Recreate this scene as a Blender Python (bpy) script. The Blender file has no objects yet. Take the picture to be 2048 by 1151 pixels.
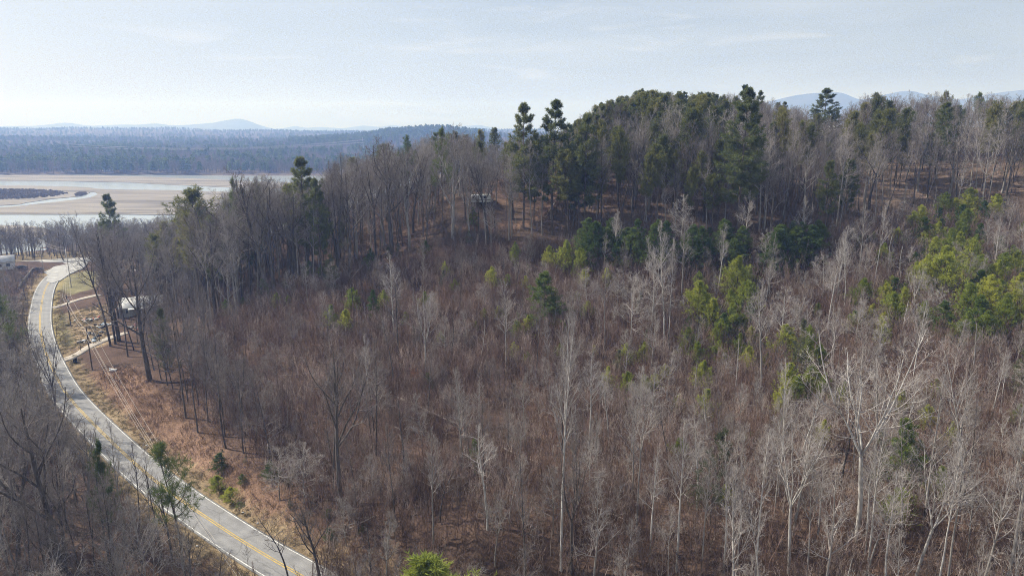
import bpy, math
import numpy as np
from mathutils import Vector

rng = np.random.default_rng(11)
scene = bpy.context.scene
COL = scene.collection

# ------------------------------------------------------------------ camera, sky, sun, exposure
CAM_Z = 62.0
FPX = 1365.0                      # focal length in pixels of the 2048 px wide photograph
PITCH = math.radians(13.2)
cam_data = bpy.data.cameras.new('camera')
cam_data.sensor_width = 36.0
cam_data.lens = 36.0 * FPX / 2048.0
cam_data.clip_start = 0.5
cam_data.clip_end = 30000.0
cam = bpy.data.objects.new('camera', cam_data)
cam.location = (0, 0, CAM_Z)
cam.rotation_euler = (math.pi / 2 - PITCH, 0, 0)
COL.objects.link(cam)
scene.camera = cam

SUN_EL = math.radians(40)
SUN_AZ = math.radians(-66)        # seen from above, left of the view direction (+Y)
SUN_DIR = Vector((math.sin(SUN_AZ) * math.cos(SUN_EL), math.cos(SUN_AZ) * math.cos(SUN_EL), math.sin(SUN_EL)))

world = bpy.data.worlds.new('World')
scene.world = world
world.use_nodes = True
wn, wl = world.node_tree.nodes, world.node_tree.links
wn.clear()
w_out = wn.new('ShaderNodeOutputWorld')
w_bg = wn.new('ShaderNodeBackground')
w_bg.inputs['Strength'].default_value = 0.074
w_sky = wn.new('ShaderNodeTexSky')
w_sky.sky_type = 'NISHITA'
w_sky.sun_disc = False
w_sky.sun_elevation = SUN_EL
w_sky.sun_rotation = SUN_AZ
w_sky.air_density = 1.0
w_sky.dust_density = 2.5
w_sky.ozone_density = 1.2
# a thin veil of high cloud over the whole sky, a little uneven
w_tc = wn.new('ShaderNodeTexCoord')
w_map = wn.new('ShaderNodeMapping')
w_map.inputs['Scale'].default_value = (1.2, 1.2, 7.0)
w_no = wn.new('ShaderNodeTexNoise')
w_no.inputs['Scale'].default_value = 2.2
w_no.inputs['Detail'].default_value = 7.0
w_no.inputs['Roughness'].default_value = 0.55
w_rmp = wn.new('ShaderNodeMapRange')
w_rmp.inputs['From Min'].default_value = 0.3
w_rmp.inputs['From Max'].default_value = 0.75
w_rmp.inputs['To Min'].default_value = 0.42
w_rmp.inputs['To Max'].default_value = 0.84
w_mix = wn.new('ShaderNodeMix')
w_mix.data_type = 'RGBA'
w_mix.inputs['B'].default_value = (7.2, 7.75, 8.2, 1)
wl.new(w_tc.outputs['Generated'], w_map.inputs['Vector'])
wl.new(w_map.outputs['Vector'], w_no.inputs['Vector'])
wl.new(w_no.outputs['Fac'], w_rmp.inputs['Value'])
wl.new(w_rmp.outputs['Result'], w_mix.inputs['Factor'])
wl.new(w_sky.outputs['Color'], w_mix.inputs['A'])
# faint wisps
w_n2 = wn.new('ShaderNodeTexNoise')
w_n2.inputs['Scale'].default_value = 5.5
w_n2.inputs['Detail'].default_value = 8.0
w_n2.inputs['Distortion'].default_value = 0.6
w_r2 = wn.new('ShaderNodeMapRange')
w_r2.inputs['From Min'].default_value = 0.58
w_r2.inputs['From Max'].default_value = 0.78
w_r2.inputs['To Max'].default_value = 0.55
w_m2 = wn.new('ShaderNodeMix')
w_m2.data_type = 'RGBA'
w_m2.inputs['B'].default_value = (8.6, 8.8, 9.0, 1)
wl.new(w_map.outputs['Vector'], w_n2.inputs['Vector'])
wl.new(w_n2.outputs['Fac'], w_r2.inputs['Value'])
wl.new(w_r2.outputs['Result'], w_m2.inputs['Factor'])
wl.new(w_mix.outputs['Result'], w_m2.inputs['A'])
wl.new(w_m2.outputs['Result'], w_bg.inputs['Color'])
wl.new(w_bg.outputs['Background'], w_out.inputs['Surface'])

sun_data = bpy.data.lights.new('sun', 'SUN')
sun_data.energy = 5.0
sun_data.angle = math.radians(0.6)
sun_data.color = (1.0, 0.95, 0.88)
sun = bpy.data.objects.new('sun', sun_data)
sun.rotation_euler = SUN_DIR.to_track_quat('Z', 'Y').to_euler()
sun.location = (-150, 100, 200)
COL.objects.link(sun)

scene.view_settings.view_transform = 'Standard'
scene.view_settings.look = 'None'
scene.view_settings.gamma = 1.0
scene.view_settings.use_curve_mapping = False
scene.view_settings.exposure = 0.4
cy = scene.cycles
cy.max_bounces = 5
cy.diffuse_bounces = 2
cy.glossy_bounces = 2
cy.transmission_bounces = 2
cy.volume_bounces = 2
cy.use_denoising = True
cy.denoiser = 'OPENIMAGEDENOISE'
cy.denoising_input_passes = 'RGB_ALBEDO_NORMAL'
cy.denoising_prefilter = 'NONE'
cy.use_adaptive_sampling = False
cy.pixel_filter_type = 'BLACKMAN_HARRIS'
cy.filter_width = 1.0
HAZE_DENSITY = 0.00030
HAZE_COLOR = (0.30, 0.48, 1.0, 1)    # scatters blue more than red and absorbs nothing

# ------------------------------------------------------------------ pixel <-> place
CP, SP = math.cos(PITCH), math.sin(PITCH)

def ray(px, py):
    u = (np.asarray(px, float) - 1024.0) / FPX
    v = (575.5 - np.asarray(py, float)) / FPX
    return np.stack([u, CP + v * SP, -SP + v * CP], -1)

def on_plane(px, py, z):
    d = ray(px, py)
    return d * ((z - CAM_Z) / d[..., 2])[..., None] + np.array([0, 0, CAM_Z])

def project(X, Y, Z):
    w = np.asarray(Z) - CAM_Z
    dep = Y * CP - w * SP
    up = Y * SP + w * CP
    dep = np.where(dep < 1, 1, dep)
    return 1024 + FPX * X / dep, 575.5 - FPX * up / dep

def in_poly(px, py, poly):
    px, py = np.asarray(px, float), np.asarray(py, float)
    ins = np.zeros(px.shape, bool)
    n = len(poly)
    for i in range(n):
        x0, y0 = poly[i]
        x1, y1 = poly[(i + 1) % n]
        if y0 == y1:
            continue
        c = ((y0 > py) != (y1 > py)) & (px < (x1 - x0) * (py - y0) / (y1 - y0) + x0)
        ins ^= c
    return ins

def smooth(a, b, x):
    t = np.clip((x - a) / (b - a), 0, 1)
    return t * t * (3 - 2 * t)

# value noise for terrain
_perm = np.random.default_rng(5).random((256, 256))
def vnoise(x, y):
    xi, yi = np.floor(x).astype(int), np.floor(y).astype(int)
    fx, fy = x - xi, y - yi
    fx, fy = fx * fx * (3 - 2 * fx), fy * fy * (3 - 2 * fy)
    g = lambda a, b: _perm[a % 256, b % 256]
    return (g(xi, yi) * (1 - fx) + g(xi + 1, yi) * fx) * (1 - fy) + (g(xi, yi + 1) * (1 - fx) + g(xi + 1, yi + 1) * fx) * fy

def fbm(x, y, o=4):
    s, a, f = 0, 0.5, 1.0
    for k in range(o):
        s = s + a * (vnoise(x * f + 17.3 * k, y * f + 5.1 * k) - 0.5)
        a *= 0.5
        f *= 2.03
    return s

# ------------------------------------------------------------------ road centre line
ROAD_PX = [(600, 1149), (506, 1096), (435, 1049), (396, 1023), (329, 976), (270, 927), (212, 872), (168, 828), (130, 784), (104, 735),
           (88, 695), (81, 664), (80, 636), (83, 610), (88, 585), (98, 564), (115, 547), (138, 535)]
rp = np.array([on_plane(a, b, 0.0) for a, b in ROAD_PX])[:, :2]
first = rp[0] - (rp[1] - rp[0]) / np.linalg.norm(rp[1] - rp[0]) * 22
prev = first - (rp[1] - rp[0]) / np.linalg.norm(rp[1] - rp[0]) * 25 + np.array([3.0, 0])
rp = np.vstack([prev, first, rp])

def spline(pts, step):
    pts = np.asarray(pts, float)
    out = []
    P = np.vstack([2 * pts[0] - pts[1], pts, 2 * pts[-1] - pts[-2]])
    for i in range(1, len(P) - 2):
        n = max(2, int(np.linalg.norm(P[i + 1] - P[i]) / step))
        t = np.arange(n)[:, None] / n
        p0, p1, p2, p3 = P[i - 1], P[i], P[i + 1], P[i + 2]
        out.append(0.5 * (2 * p1 + (p2 - p0) * t + (2 * p0 - 5 * p1 + 4 * p2 - p3) * t ** 2 + (3 * p1 - p0 - 3 * p2 + p3) * t ** 3))
    out.append(pts[-1:])
    return np.vstack(out)

def relax(p, k):
    for _ in range(k):
        q = p.copy()
        q[1:-1] = 0.25 * p[:-2] + 0.5 * p[1:-1] + 0.25 * p[2:]
        p = q
    return p

road_line = relax(spline(rp, 1.2), 40)
ROAD_HALF = 3.35

def road_dist(X, Y):
    """signed distance to the centre line: positive on the side of the hill"""
    sh = X.shape
    q = np.stack([X.ravel(), Y.ravel()], -1)
    best = np.full(len(q), 1e9)
    sgn = np.zeros(len(q))
    L = road_line[::3]
    for i in range(len(L) - 1):
        a, b = L[i], L[i + 1]
        ab = b - a
        t = np.clip(((q - a) @ ab) / (ab @ ab), 0, 1)
        c = q - (a + t[:, None] * ab)
        d = np.hypot(c[:, 0], c[:, 1])
        m = d < best
        best[m] = d[m]
        s = ab[0] * c[:, 1] - ab[1] * c[:, 0]
        sgn[m] = np.where(s[m] < 0, 1, -1)
    return (best * sgn).reshape(sh)

# ------------------------------------------------------------------ terrain height
CTRL_PX = [(0, 1150, -2), (200, 1150, -1), (0, 900, -3), (0, 760, -2), (0, 650, -1), (0, 560, 2), (30, 535, 2), (60, 540, 1.2),
           (700, 1100, 4), (800, 1150, 6), (900, 1150, 8), (1145, 1145, 10), (1400, 1151, 13), (1700, 1080, 15.5), (2048, 1151, 18),
           (560, 960, 3.5), (450, 850, 3.5), (350, 800, 2.5), (300, 760, 2.2), (230, 700, 1.2), (250, 650, 1.5), (280, 615, 2.0), (180, 650, 1.2),
           (700, 900, 8), (600, 800, 8.5), (500, 700, 11), (450, 640, 13), (600, 570, 20), (800, 510, 27), (1000, 480, 31), (1100, 460, 34),
           (1300, 470, 35), (1600, 470, 36), (1800, 420, 39), (2048, 420, 40),
           (700, 700, 14), (900, 700, 15), (1100, 700, 16), (1325, 700, 17), (1600, 700, 19), (1900, 700, 23), (2048, 600, 27),
           (900, 900, 10), (1200, 900, 12), (1500, 900, 14.5), (1800, 900, 18), (2048, 900, 19.5), (900, 580, 22), (1200, 580, 24),
           (1500, 580, 25), (1800, 560, 29), (1900, 500, 33), (965, 400, 41), (920, 445, 36), (1050, 440, 36.5), (1680, 318, 51),
           (1900, 330, 49), (2048, 330, 51), (0, 508, -5), (100, 490, -5), (150, 483, -5), (230, 462, -5), (300, 455, -5),
           (100, 520, 0), (200, 518, 0), (280, 520, 0.2), (330, 540, 1.0), (160, 560, 0.4), (380, 580, 7), (300, 560, 2.5), (40, 528, 1.2),
           (350, 690, 3.5), (400, 720, 5)]
CTRL_XY = [(55, 255, 54), (25, 250, 50), (-30, 260, 40), (-70, 270, 28), (-100, 275, 17), (-145, 310, 3), (125, 300, 60), (200, 320, 61),
           (260, 330, 61), (330, 300, 60), (0, 400, 30), (100, 420, 48), (-100, 370, 3), (-160, 390, -4), (0, 600, 0), (200, 600, 30),
           (0, 0, 8), (100, 0, 20), (-100, 0, -3), (0, -120, 10), (150, 60, 22), (-120, 60, -2), (250, 150, 32), (350, 200, 42), (-250, 150, 0),
           (-300, 250, 1), (-300, 330, -1), (400, 400, 60), (400, 0, 35), (-300, 0, 0), (-300, -150, 0), (300, -150, 25)]
_c = [tuple(on_plane(a, b, z)) for a, b, z in CTRL_PX] + CTRL_XY + [(p[0], p[1], 0.0) for p in road_line[::14]]
_c = np.array(_c)
_S = 100.0
def _phi(r2):
    r2 = np.maximum(r2, 1e-9)
    return 0.5 * r2 * np.log(r2)
_xy = _c[:, :2] / _S
_n = len(_c)
_K = _phi(((_xy[:, None] - _xy[None]) ** 2).sum(-1)) + np.eye(_n) * 0.004
_Pm = np.hstack([np.ones((_n, 1)), _xy])
_A = np.block([[_K, _Pm], [_Pm.T, np.zeros((3, 3))]])
_w = np.linalg.solve(_A, np.concatenate([_c[:, 2], np.zeros(3)]))

LAKE_Z = -5.0
def far_h(X, Y):
    base = np.full(X.shape, -8.0)
    shore = 992 + 18 * fbm(X / 130, Y * 0 + 3) + np.maximum(0, X + 480) * 0.12 * -1
    up = smooth(0, 25, Y - shore) * 5.5 + smooth(20, 500, Y - shore) * 9 + 14 * smooth(1500, 3300, Y)
    r = 34 + 11 * np.sin(X / 430 + 1) + 34 * fbm(X / 330, Y / 500 + 9)
    up = up + np.maximum(0, 13 + 9 * np.sin(X / 260 + 2.2) + 26 * fbm(X / 240 + 7, Y / 400)) * np.exp(-((Y - 2050) / 190.0) ** 2)
    up = up + r * 0.70 * np.exp(-((Y - 3900) / 620.0) ** 2) * (0.75 + 0.25 * smooth(-200, -1400, X))
    up = up + 12 * fbm(X / 260, Y / 260) * smooth(1200, 2200, Y)
    up = up + 15 * smooth(-640, -250, X) * np.exp(-((Y - 1900) / 330.0) ** 2)
    up = up - 22 * smooth(4400, 5600, Y)
    return base + up

def height(X, Y, road=True):
    X, Y = np.asarray(X, float), np.asarray(Y, float)
    sh = X.shape
    xf, yf = X.ravel(), Y.ravel()
    out = np.empty(len(xf))
    for s in range(0, len(xf), 20000):
        q = np.stack([np.clip(xf[s:s + 20000], -330, 420), np.clip(yf[s:s + 20000], -160, 620)], -1) / _S
        d2 = ((q[:, None] - _xy[None]) ** 2).sum(-1)
        out[s:s + 20000] = _phi(d2) @ _w[:_n] + _w[_n] + q @ _w[_n + 1:]
    h = out.reshape(sh)
    near = h + 0.9 * fbm(X / 14, Y / 14) + 0.35 * fbm(X / 3.1, Y / 3.1, 2)
    t = smooth(395, 470, Y + np.clip(X, 0, 200) * -0.45)
    h = near * (1 - t) + far_h(X, Y) * t
    if road:
        m = (Y < 330) & (X < 40) & (X > -260)
        if m.any():
            d = np.abs(road_dist(X[m], Y[m]))
            k = smooth(ROAD_HALF + 1.2, ROAD_HALF + 6.5, d)
            h[m] = h[m] * k + (-0.16) * (1 - k)
    return h

def h1(x, y):
    return float(height(np.array([x]), np.array([y]))[0])

def ground_at(px, py):
    """where the sight line of a pixel meets the terrain"""
    d = ray(px, py)
    t = np.concatenate([np.arange(45, 480, 0.75), np.arange(480, 1300, 8)])
    p = d[None] * t[:, None] + np.array([0, 0, CAM_Z])
    h = height(p[:, 0], p[:, 1])
    k = np.argmax(p[:, 2] < h)
    if p[k, 2] >= h[k]:
        k = len(t) - 1
    return np.array([p[k, 0], p[k, 1], h[k]])

def top_z(Y, py):
    v = (575.5 - py) / FPX
    return CAM_Z + Y * (v * CP - SP) / (CP + v * SP)

# ------------------------------------------------------------------ materials
def mat(name, rough=0.9, spec=0.2):
    m = bpy.data.materials.new(name)
    m.use_nodes = True
    b = m.node_tree.nodes['Principled BSDF']
    b.inputs['Roughness'].default_value = rough
    b.inputs['Specular IOR Level'].default_value = spec
    return m, m.node_tree.nodes, m.node_tree.links, b

def ramp(n, stops):
    r = n.new('ShaderNodeValToRGB')
    e = r.color_ramp.elements
    while len(e) < len(stops):
        e.new(0.5)
    for k, (p, c) in enumerate(stops):
        e[k].position = p
        e[k].color = (*c, 1)
    return r

def noisy(name, c0, c1, scale=1.0, detail=5, rough=0.9, spec=0.15, bump=0.0, stretch=(1, 1, 1), obj_var=0.0, lo=0.35, hi=0.65, bump_scale=None):
    m, n, l, b = mat(name, rough, spec)
    tc = n.new('ShaderNodeTexCoord')
    mp = n.new('ShaderNodeMapping')
    mp.inputs['Scale'].default_value = stretch
    no = n.new('ShaderNodeTexNoise')
    no.inputs['Scale'].default_value = scale
    no.inputs['Detail'].default_value = detail
    r = ramp(n, [(lo, c0), (hi, c1)])
    l.new(tc.outputs['Object'], mp.inputs['Vector'])
    l.new(mp.outputs['Vector'], no.inputs['Vector'])
    l.new(no.outputs['Fac'], r.inputs['Fac'])
    src = r.outputs['Color']
    if obj_var:
        oi = n.new('ShaderNodeObjectInfo')
        mr = n.new('ShaderNodeMapRange')
        mr.inputs['To Min'].default_value = 1 - obj_var
        mr.inputs['To Max'].default_value = 1 + obj_var
        hs = n.new('ShaderNodeHueSaturation')
        l.new(oi.outputs['Random'], mr.inputs['Value'])
        l.new(mr.outputs['Result'], hs.inputs['Value'])
        l.new(src, hs.inputs['Color'])
        src = hs.outputs['Color']
    l.new(src, b.inputs['Base Color'])
    if bump:
        bp = n.new('ShaderNodeBump')
        bp.inputs['Strength'].default_value = bump
        bp.inputs['Distance'].default_value = 0.1
        l.new(no.outputs['Fac'], bp.inputs['Height'])
        l.new(bp.outputs['Normal'], b.inputs['Normal'])
    return m

def needle_mat(name, c0, c1, trans=0.35, var=0.25, hue=0.02):
    m, n, l, b = mat(name, 0.65, 0.25)
    tc = n.new('ShaderNodeTexCoord')
    no = n.new('ShaderNodeTexNoise')
    no.inputs['Scale'].default_value = 0.9
    no.inputs['Detail'].default_value = 3
    r = ramp(n, [(0.35, c0), (0.68, c1)])
    oi = n.new('ShaderNodeObjectInfo')
    mr = n.new('ShaderNodeMapRange')
    mr.inputs['To Min'].default_value = 1 - var
    mr.inputs['To Max'].default_value = 1 + var
    mh = n.new('ShaderNodeMapRange')
    mh.inputs['To Min'].default_value = 0.5 + hue
    mh.inputs['To Max'].default_value = 0.5 - hue
    hs = n.new('ShaderNodeHueSaturation')
    l.new(tc.outputs['Object'], no.inputs['Vector'])
    l.new(no.outputs['Fac'], r.inputs['Fac'])
    l.new(oi.outputs['Random'], mr.inputs['Value'])
    l.new(oi.outputs['Random'], mh.inputs['Value'])
    l.new(mr.outputs['Result'], hs.inputs['Value'])
    l.new(mh.outputs['Result'], hs.inputs['Hue'])
    l.new(r.outputs['Color'], hs.inputs['Color'])
    l.new(hs.outputs['Color'], b.inputs['Base Color'])
    tr = n.new('ShaderNodeBsdfTranslucent')
    mx = n.new('ShaderNodeMixShader')
    mx.inputs['Fac'].default_value = trans
    l.new(hs.outputs['Color'], tr.inputs['Color'])
    l.new(b.outputs['BSDF'], mx.inputs[1])
    l.new(tr.outputs['BSDF'], mx.inputs[2])
    l.new(mx.outputs['Shader'], n['Material Output'].inputs['Surface'])
    return m

M = {}
M['bark_dark'] = noisy('bark_dark', (0.065, 0.055, 0.05), (0.15, 0.132, 0.12), 2.0, stretch=(3, 3, 0.5), obj_var=0.25)
M['twig_dark'] = noisy('twig_dark', (0.145, 0.124, 0.116), (0.255, 0.225, 0.212), 1.2, obj_var=0.22)
M['bark_grey'] = noisy('bark_grey', (0.19, 0.17, 0.155), (0.34, 0.32, 0.30), 2.0, stretch=(3, 3, 0.5), obj_var=0.2)
M['twig_grey'] = noisy('twig_grey', (0.24, 0.215, 0.20), (0.38, 0.35, 0.33), 1.2, obj_var=0.2)
M['bark_pale'] = noisy('bark_pale', (0.28, 0.262, 0.245), (0.56, 0.54, 0.515), 1.6, stretch=(2, 2, 0.6), obj_var=0.12)
M['twig_pale'] = noisy('twig_pale', (0.29, 0.262, 0.248), (0.47, 0.435, 0.412), 1.2, obj_var=0.12)
M['sapling'] = noisy('sapling_bark', (0.185, 0.14, 0.12), (0.44, 0.365, 0.33), 0.6, obj_var=0.42)
M['redstem'] = noisy('red_brown_stems', (0.108, 0.070, 0.057), (0.245, 0.165, 0.135), 0.6, obj_var=0.4)
M['brush'] = noisy('brush_stems', (0.20, 0.125, 0.085), (0.36, 0.25, 0.165), 0.8, obj_var=0.3)
M['vine'] = noisy('vine_stems', (0.10, 0.085, 0.075), (0.18, 0.155, 0.14), 0.8, obj_var=0.3)
M['pine_bark'] = noisy('pine_bark', (0.09, 0.07, 0.06), (0.19, 0.155, 0.135), 2.5, stretch=(3, 3, 0.6), obj_var=0.2)
M['white_pine'] = needle_mat('white_pine_needles', (0.10, 0.13, 0.06), (0.21, 0.23, 0.08), trans=0.42)
M['hill_pine'] = needle_mat('hill_pine_needles', (0.13, 0.145, 0.05), (0.25, 0.25, 0.08), trans=0.42)
M['young_pine'] = needle_mat('young_pine_needles', (0.23, 0.275, 0.055), (0.45, 0.48, 0.095), trans=0.45, var=0.3, hue=0.018)
M['dark_pine'] = needle_mat('dark_pine_needles', (0.085, 0.135, 0.035), (0.155, 0.21, 0.055))
M['loblolly'] = needle_mat('clumped_pine_needles', (0.08, 0.12, 0.04), (0.17, 0.21, 0.06))
M['cedar'] = needle_mat('grey_green_needles', (0.09, 0.105, 0.06), (0.19, 0.20, 0.105))
M['dead_leaf'] = needle_mat('dead_leaves', (0.30, 0.12, 0.05), (0.42, 0.22, 0.10))
M['grass'] = needle_mat('dry_grass', (0.175, 0.148, 0.095), (0.29, 0.25, 0.17), trans=0.3)
M['far_twig'] = noisy('far_twigs', (0.11, 0.095, 0.085), (0.19, 0.165, 0.15), 0.6, obj_var=0.35)

# ------------------------------------------------------------------ mesh assembly
def make_mesh(name, blocks, mats):
    """blocks: (verts Nx3, faces Mx(3|4), material index)"""
    me = bpy.data.meshes.new(name)
    off, V, loops, starts, totals, mi, ls = 0, [], [], [], [], [], 0
    for v, f, k in blocks:
        if len(v) == 0 or len(f) == 0:
            continue
        V.append(v)
        f = np.asarray(f) + off
        off += len(v)
        w = f.shape[1]
        loops.append(f.ravel())
        starts.append(ls + np.arange(len(f)) * w)
        totals.append(np.full(len(f), w))
        mi.append(np.full(len(f), k))
        ls += f.size
    V = np.concatenate(V).astype(np.float32)
    loops = np.concatenate(loops).astype(np.int32)
    starts = np.concatenate(starts).astype(np.int32)
    me.vertices.add(len(V))
    me.vertices.foreach_set('co', V.ravel())
    me.loops.add(len(loops))
    me.loops.foreach_set('vertex_index', loops)
    me.polygons.add(len(starts))
    me.polygons.foreach_set('loop_start', starts)
    me.polygons.foreach_set('material_index', np.concatenate(mi).astype(np.int32))
    for m in mats:
        me.materials.append(m)
    me.update(calc_edges=True)
    return me

def norm(a):
    return a / np.maximum(np.linalg.norm(a, axis=-1, keepdims=True), 1e-9)

def frames(T):
    ref = np.where(np.abs(T[..., 2:3]) < 0.9, np.array([0, 0, 1.0]), np.array([1.0, 0, 0]))
    U = norm(np.cross(T, ref))
    return U, np.cross(T, U)

def tubes(P, R, sides, mi=0, tip=True):
    B, n, _ = P.shape
    T = norm(np.gradient(P, axis=1))
    U, W = frames(T)
    a = np.arange(sides) * 2 * math.pi / sides
    ring = P[:, :, None] + R[:, :, None, None] * (np.cos(a)[:, None] * U[:, :, None] + np.sin(a)[:, None] * W[:, :, None])
    V = ring.reshape(-1, 3)
    b = np.arange(B)[:, None, None] * n * sides
    i = np.arange(n - 1)[None, :, None] * sides
    j = np.arange(sides)[None, None]
    j2 = (j + 1) % sides
    F = np.stack(np.broadcast_arrays(b + i + j, b + i + j2, b + i + sides + j2, b + i + sides + j), -1).reshape(-1, 4)
    return V, F, mi

def spikes(C, D, L, r, mi=0):
    """three-sided tapering twigs"""
    N = len(C)
    U, W = frames(norm(D))
    vs = []
    for k in range(3):
        a = k * 2.0944
        vs.append(C + r[:, None] * (math.cos(a) * U + math.sin(a) * W))
    vs.append(C + norm(D) * L[:, None])
    V = np.stack(vs, 1).reshape(-1, 3)
    o = np.arange(N)[:, None] * 4
    F = np.concatenate([o + np.array([[0, 1, 3]]), o + np.array([[1, 2, 3]]), o + np.array([[2, 0, 3]])])
    return V, F, mi

def tufts(g, C, D, size, k, spread, width, mi=0):
    N = len(C)
    C = np.repeat(C, k, 0)
    d = norm(np.repeat(norm(D), k, 0) + spread * g.standard_normal((N * k, 3)))
    s = np.repeat(np.broadcast_to(size, (N,)), k) * g.uniform(0.65, 1.3, N * k)
    w = norm(np.cross(d, g.standard_normal((N * k, 3)))) * (s * width)[:, None]
    mid = C + d * (s * 0.45)[:, None]
    V = np.stack([C, mid + w, C + d * s[:, None], mid - w], 1).reshape(-1, 3)
    F = np.arange(N * k)[:, None] * 4 + np.array([[0, 1, 2, 3]])
    return V, F, mi

def stem(g, start, d, L, r0, r1, n, wander, up=0.0, power=1.0):
    """B stems at once"""
    B = len(start)
    P = np.empty((B, n, 3))
    P[:, 0] = start
    d = norm(d)
    step = (np.broadcast_to(L, (B,)) / (n - 1))[:, None]
    for i in range(1, n):
        d = norm(d + wander * g.standard_normal((B, 3)) + np.broadcast_to(up, (B,))[:, None] * np.array([0, 0, 1.0]))
        P[:, i] = P[:, i - 1] + d * step
    s = np.linspace(0, 1, n)[None] ** power
    R = np.broadcast_to(r0, (B,))[:, None] * (1 - s) + np.broadcast_to(r1, (B,))[:, None] * s
    return P, R

def sprout(g, P, R, k, t0, t1, ang, lens, rr, n, wander, up, rmin=0.004, rmax=9.0, skew=1.0):
    B, n0, _ = P.shape
    t = t0 + (t1 - t0) * (((np.arange(k)[None] + g.random((B, k))) / k) ** skew)
    f = np.clip(t * (n0 - 1), 0, n0 - 1.001)
    i = f.astype(int)
    w = (f - i)[..., None]
    b = np.arange(B)[:, None]
    pos = P[b, i] * (1 - w) + P[b, i + 1] * w
    rad = R[b, i] * (1 - w[..., 0]) + R[b, i + 1] * w[..., 0]
    tan = norm(P[b, i + 1] - P[b, i])
    U, W = frames(tan)
    az = (g.random((B, 1)) * 6.28 + np.arange(k)[None] * 2.4 + g.normal(0, 0.5, (B, k)))[..., None]
    a = (ang(t) if callable(ang) else ang) + g.normal(0, 0.13, (B, k))
    a = a[..., None]
    d = np.cos(a) * tan + np.sin(a) * (np.cos(az) * U + np.sin(az) * W)
    Lp = np.linalg.norm(np.diff(P, axis=1), axis=-1).sum(1)[:, None]
    L = lens(t) * Lp * g.uniform(0.65, 1.3, (B, k))
    r0 = np.clip(rad * rr, rmin, rmax)
    r0 = np.minimum(r0, np.maximum(L * 0.03, rmin))
    q, r = stem(g, pos.reshape(-1, 3), d.reshape(-1, 3), L.ravel(), r0.ravel(), r0.ravel() * 0.35, n, wander, up)
    return q, r

def ends_dir(P):
    return norm(P[:, -1] - P[:, -2])

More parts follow.
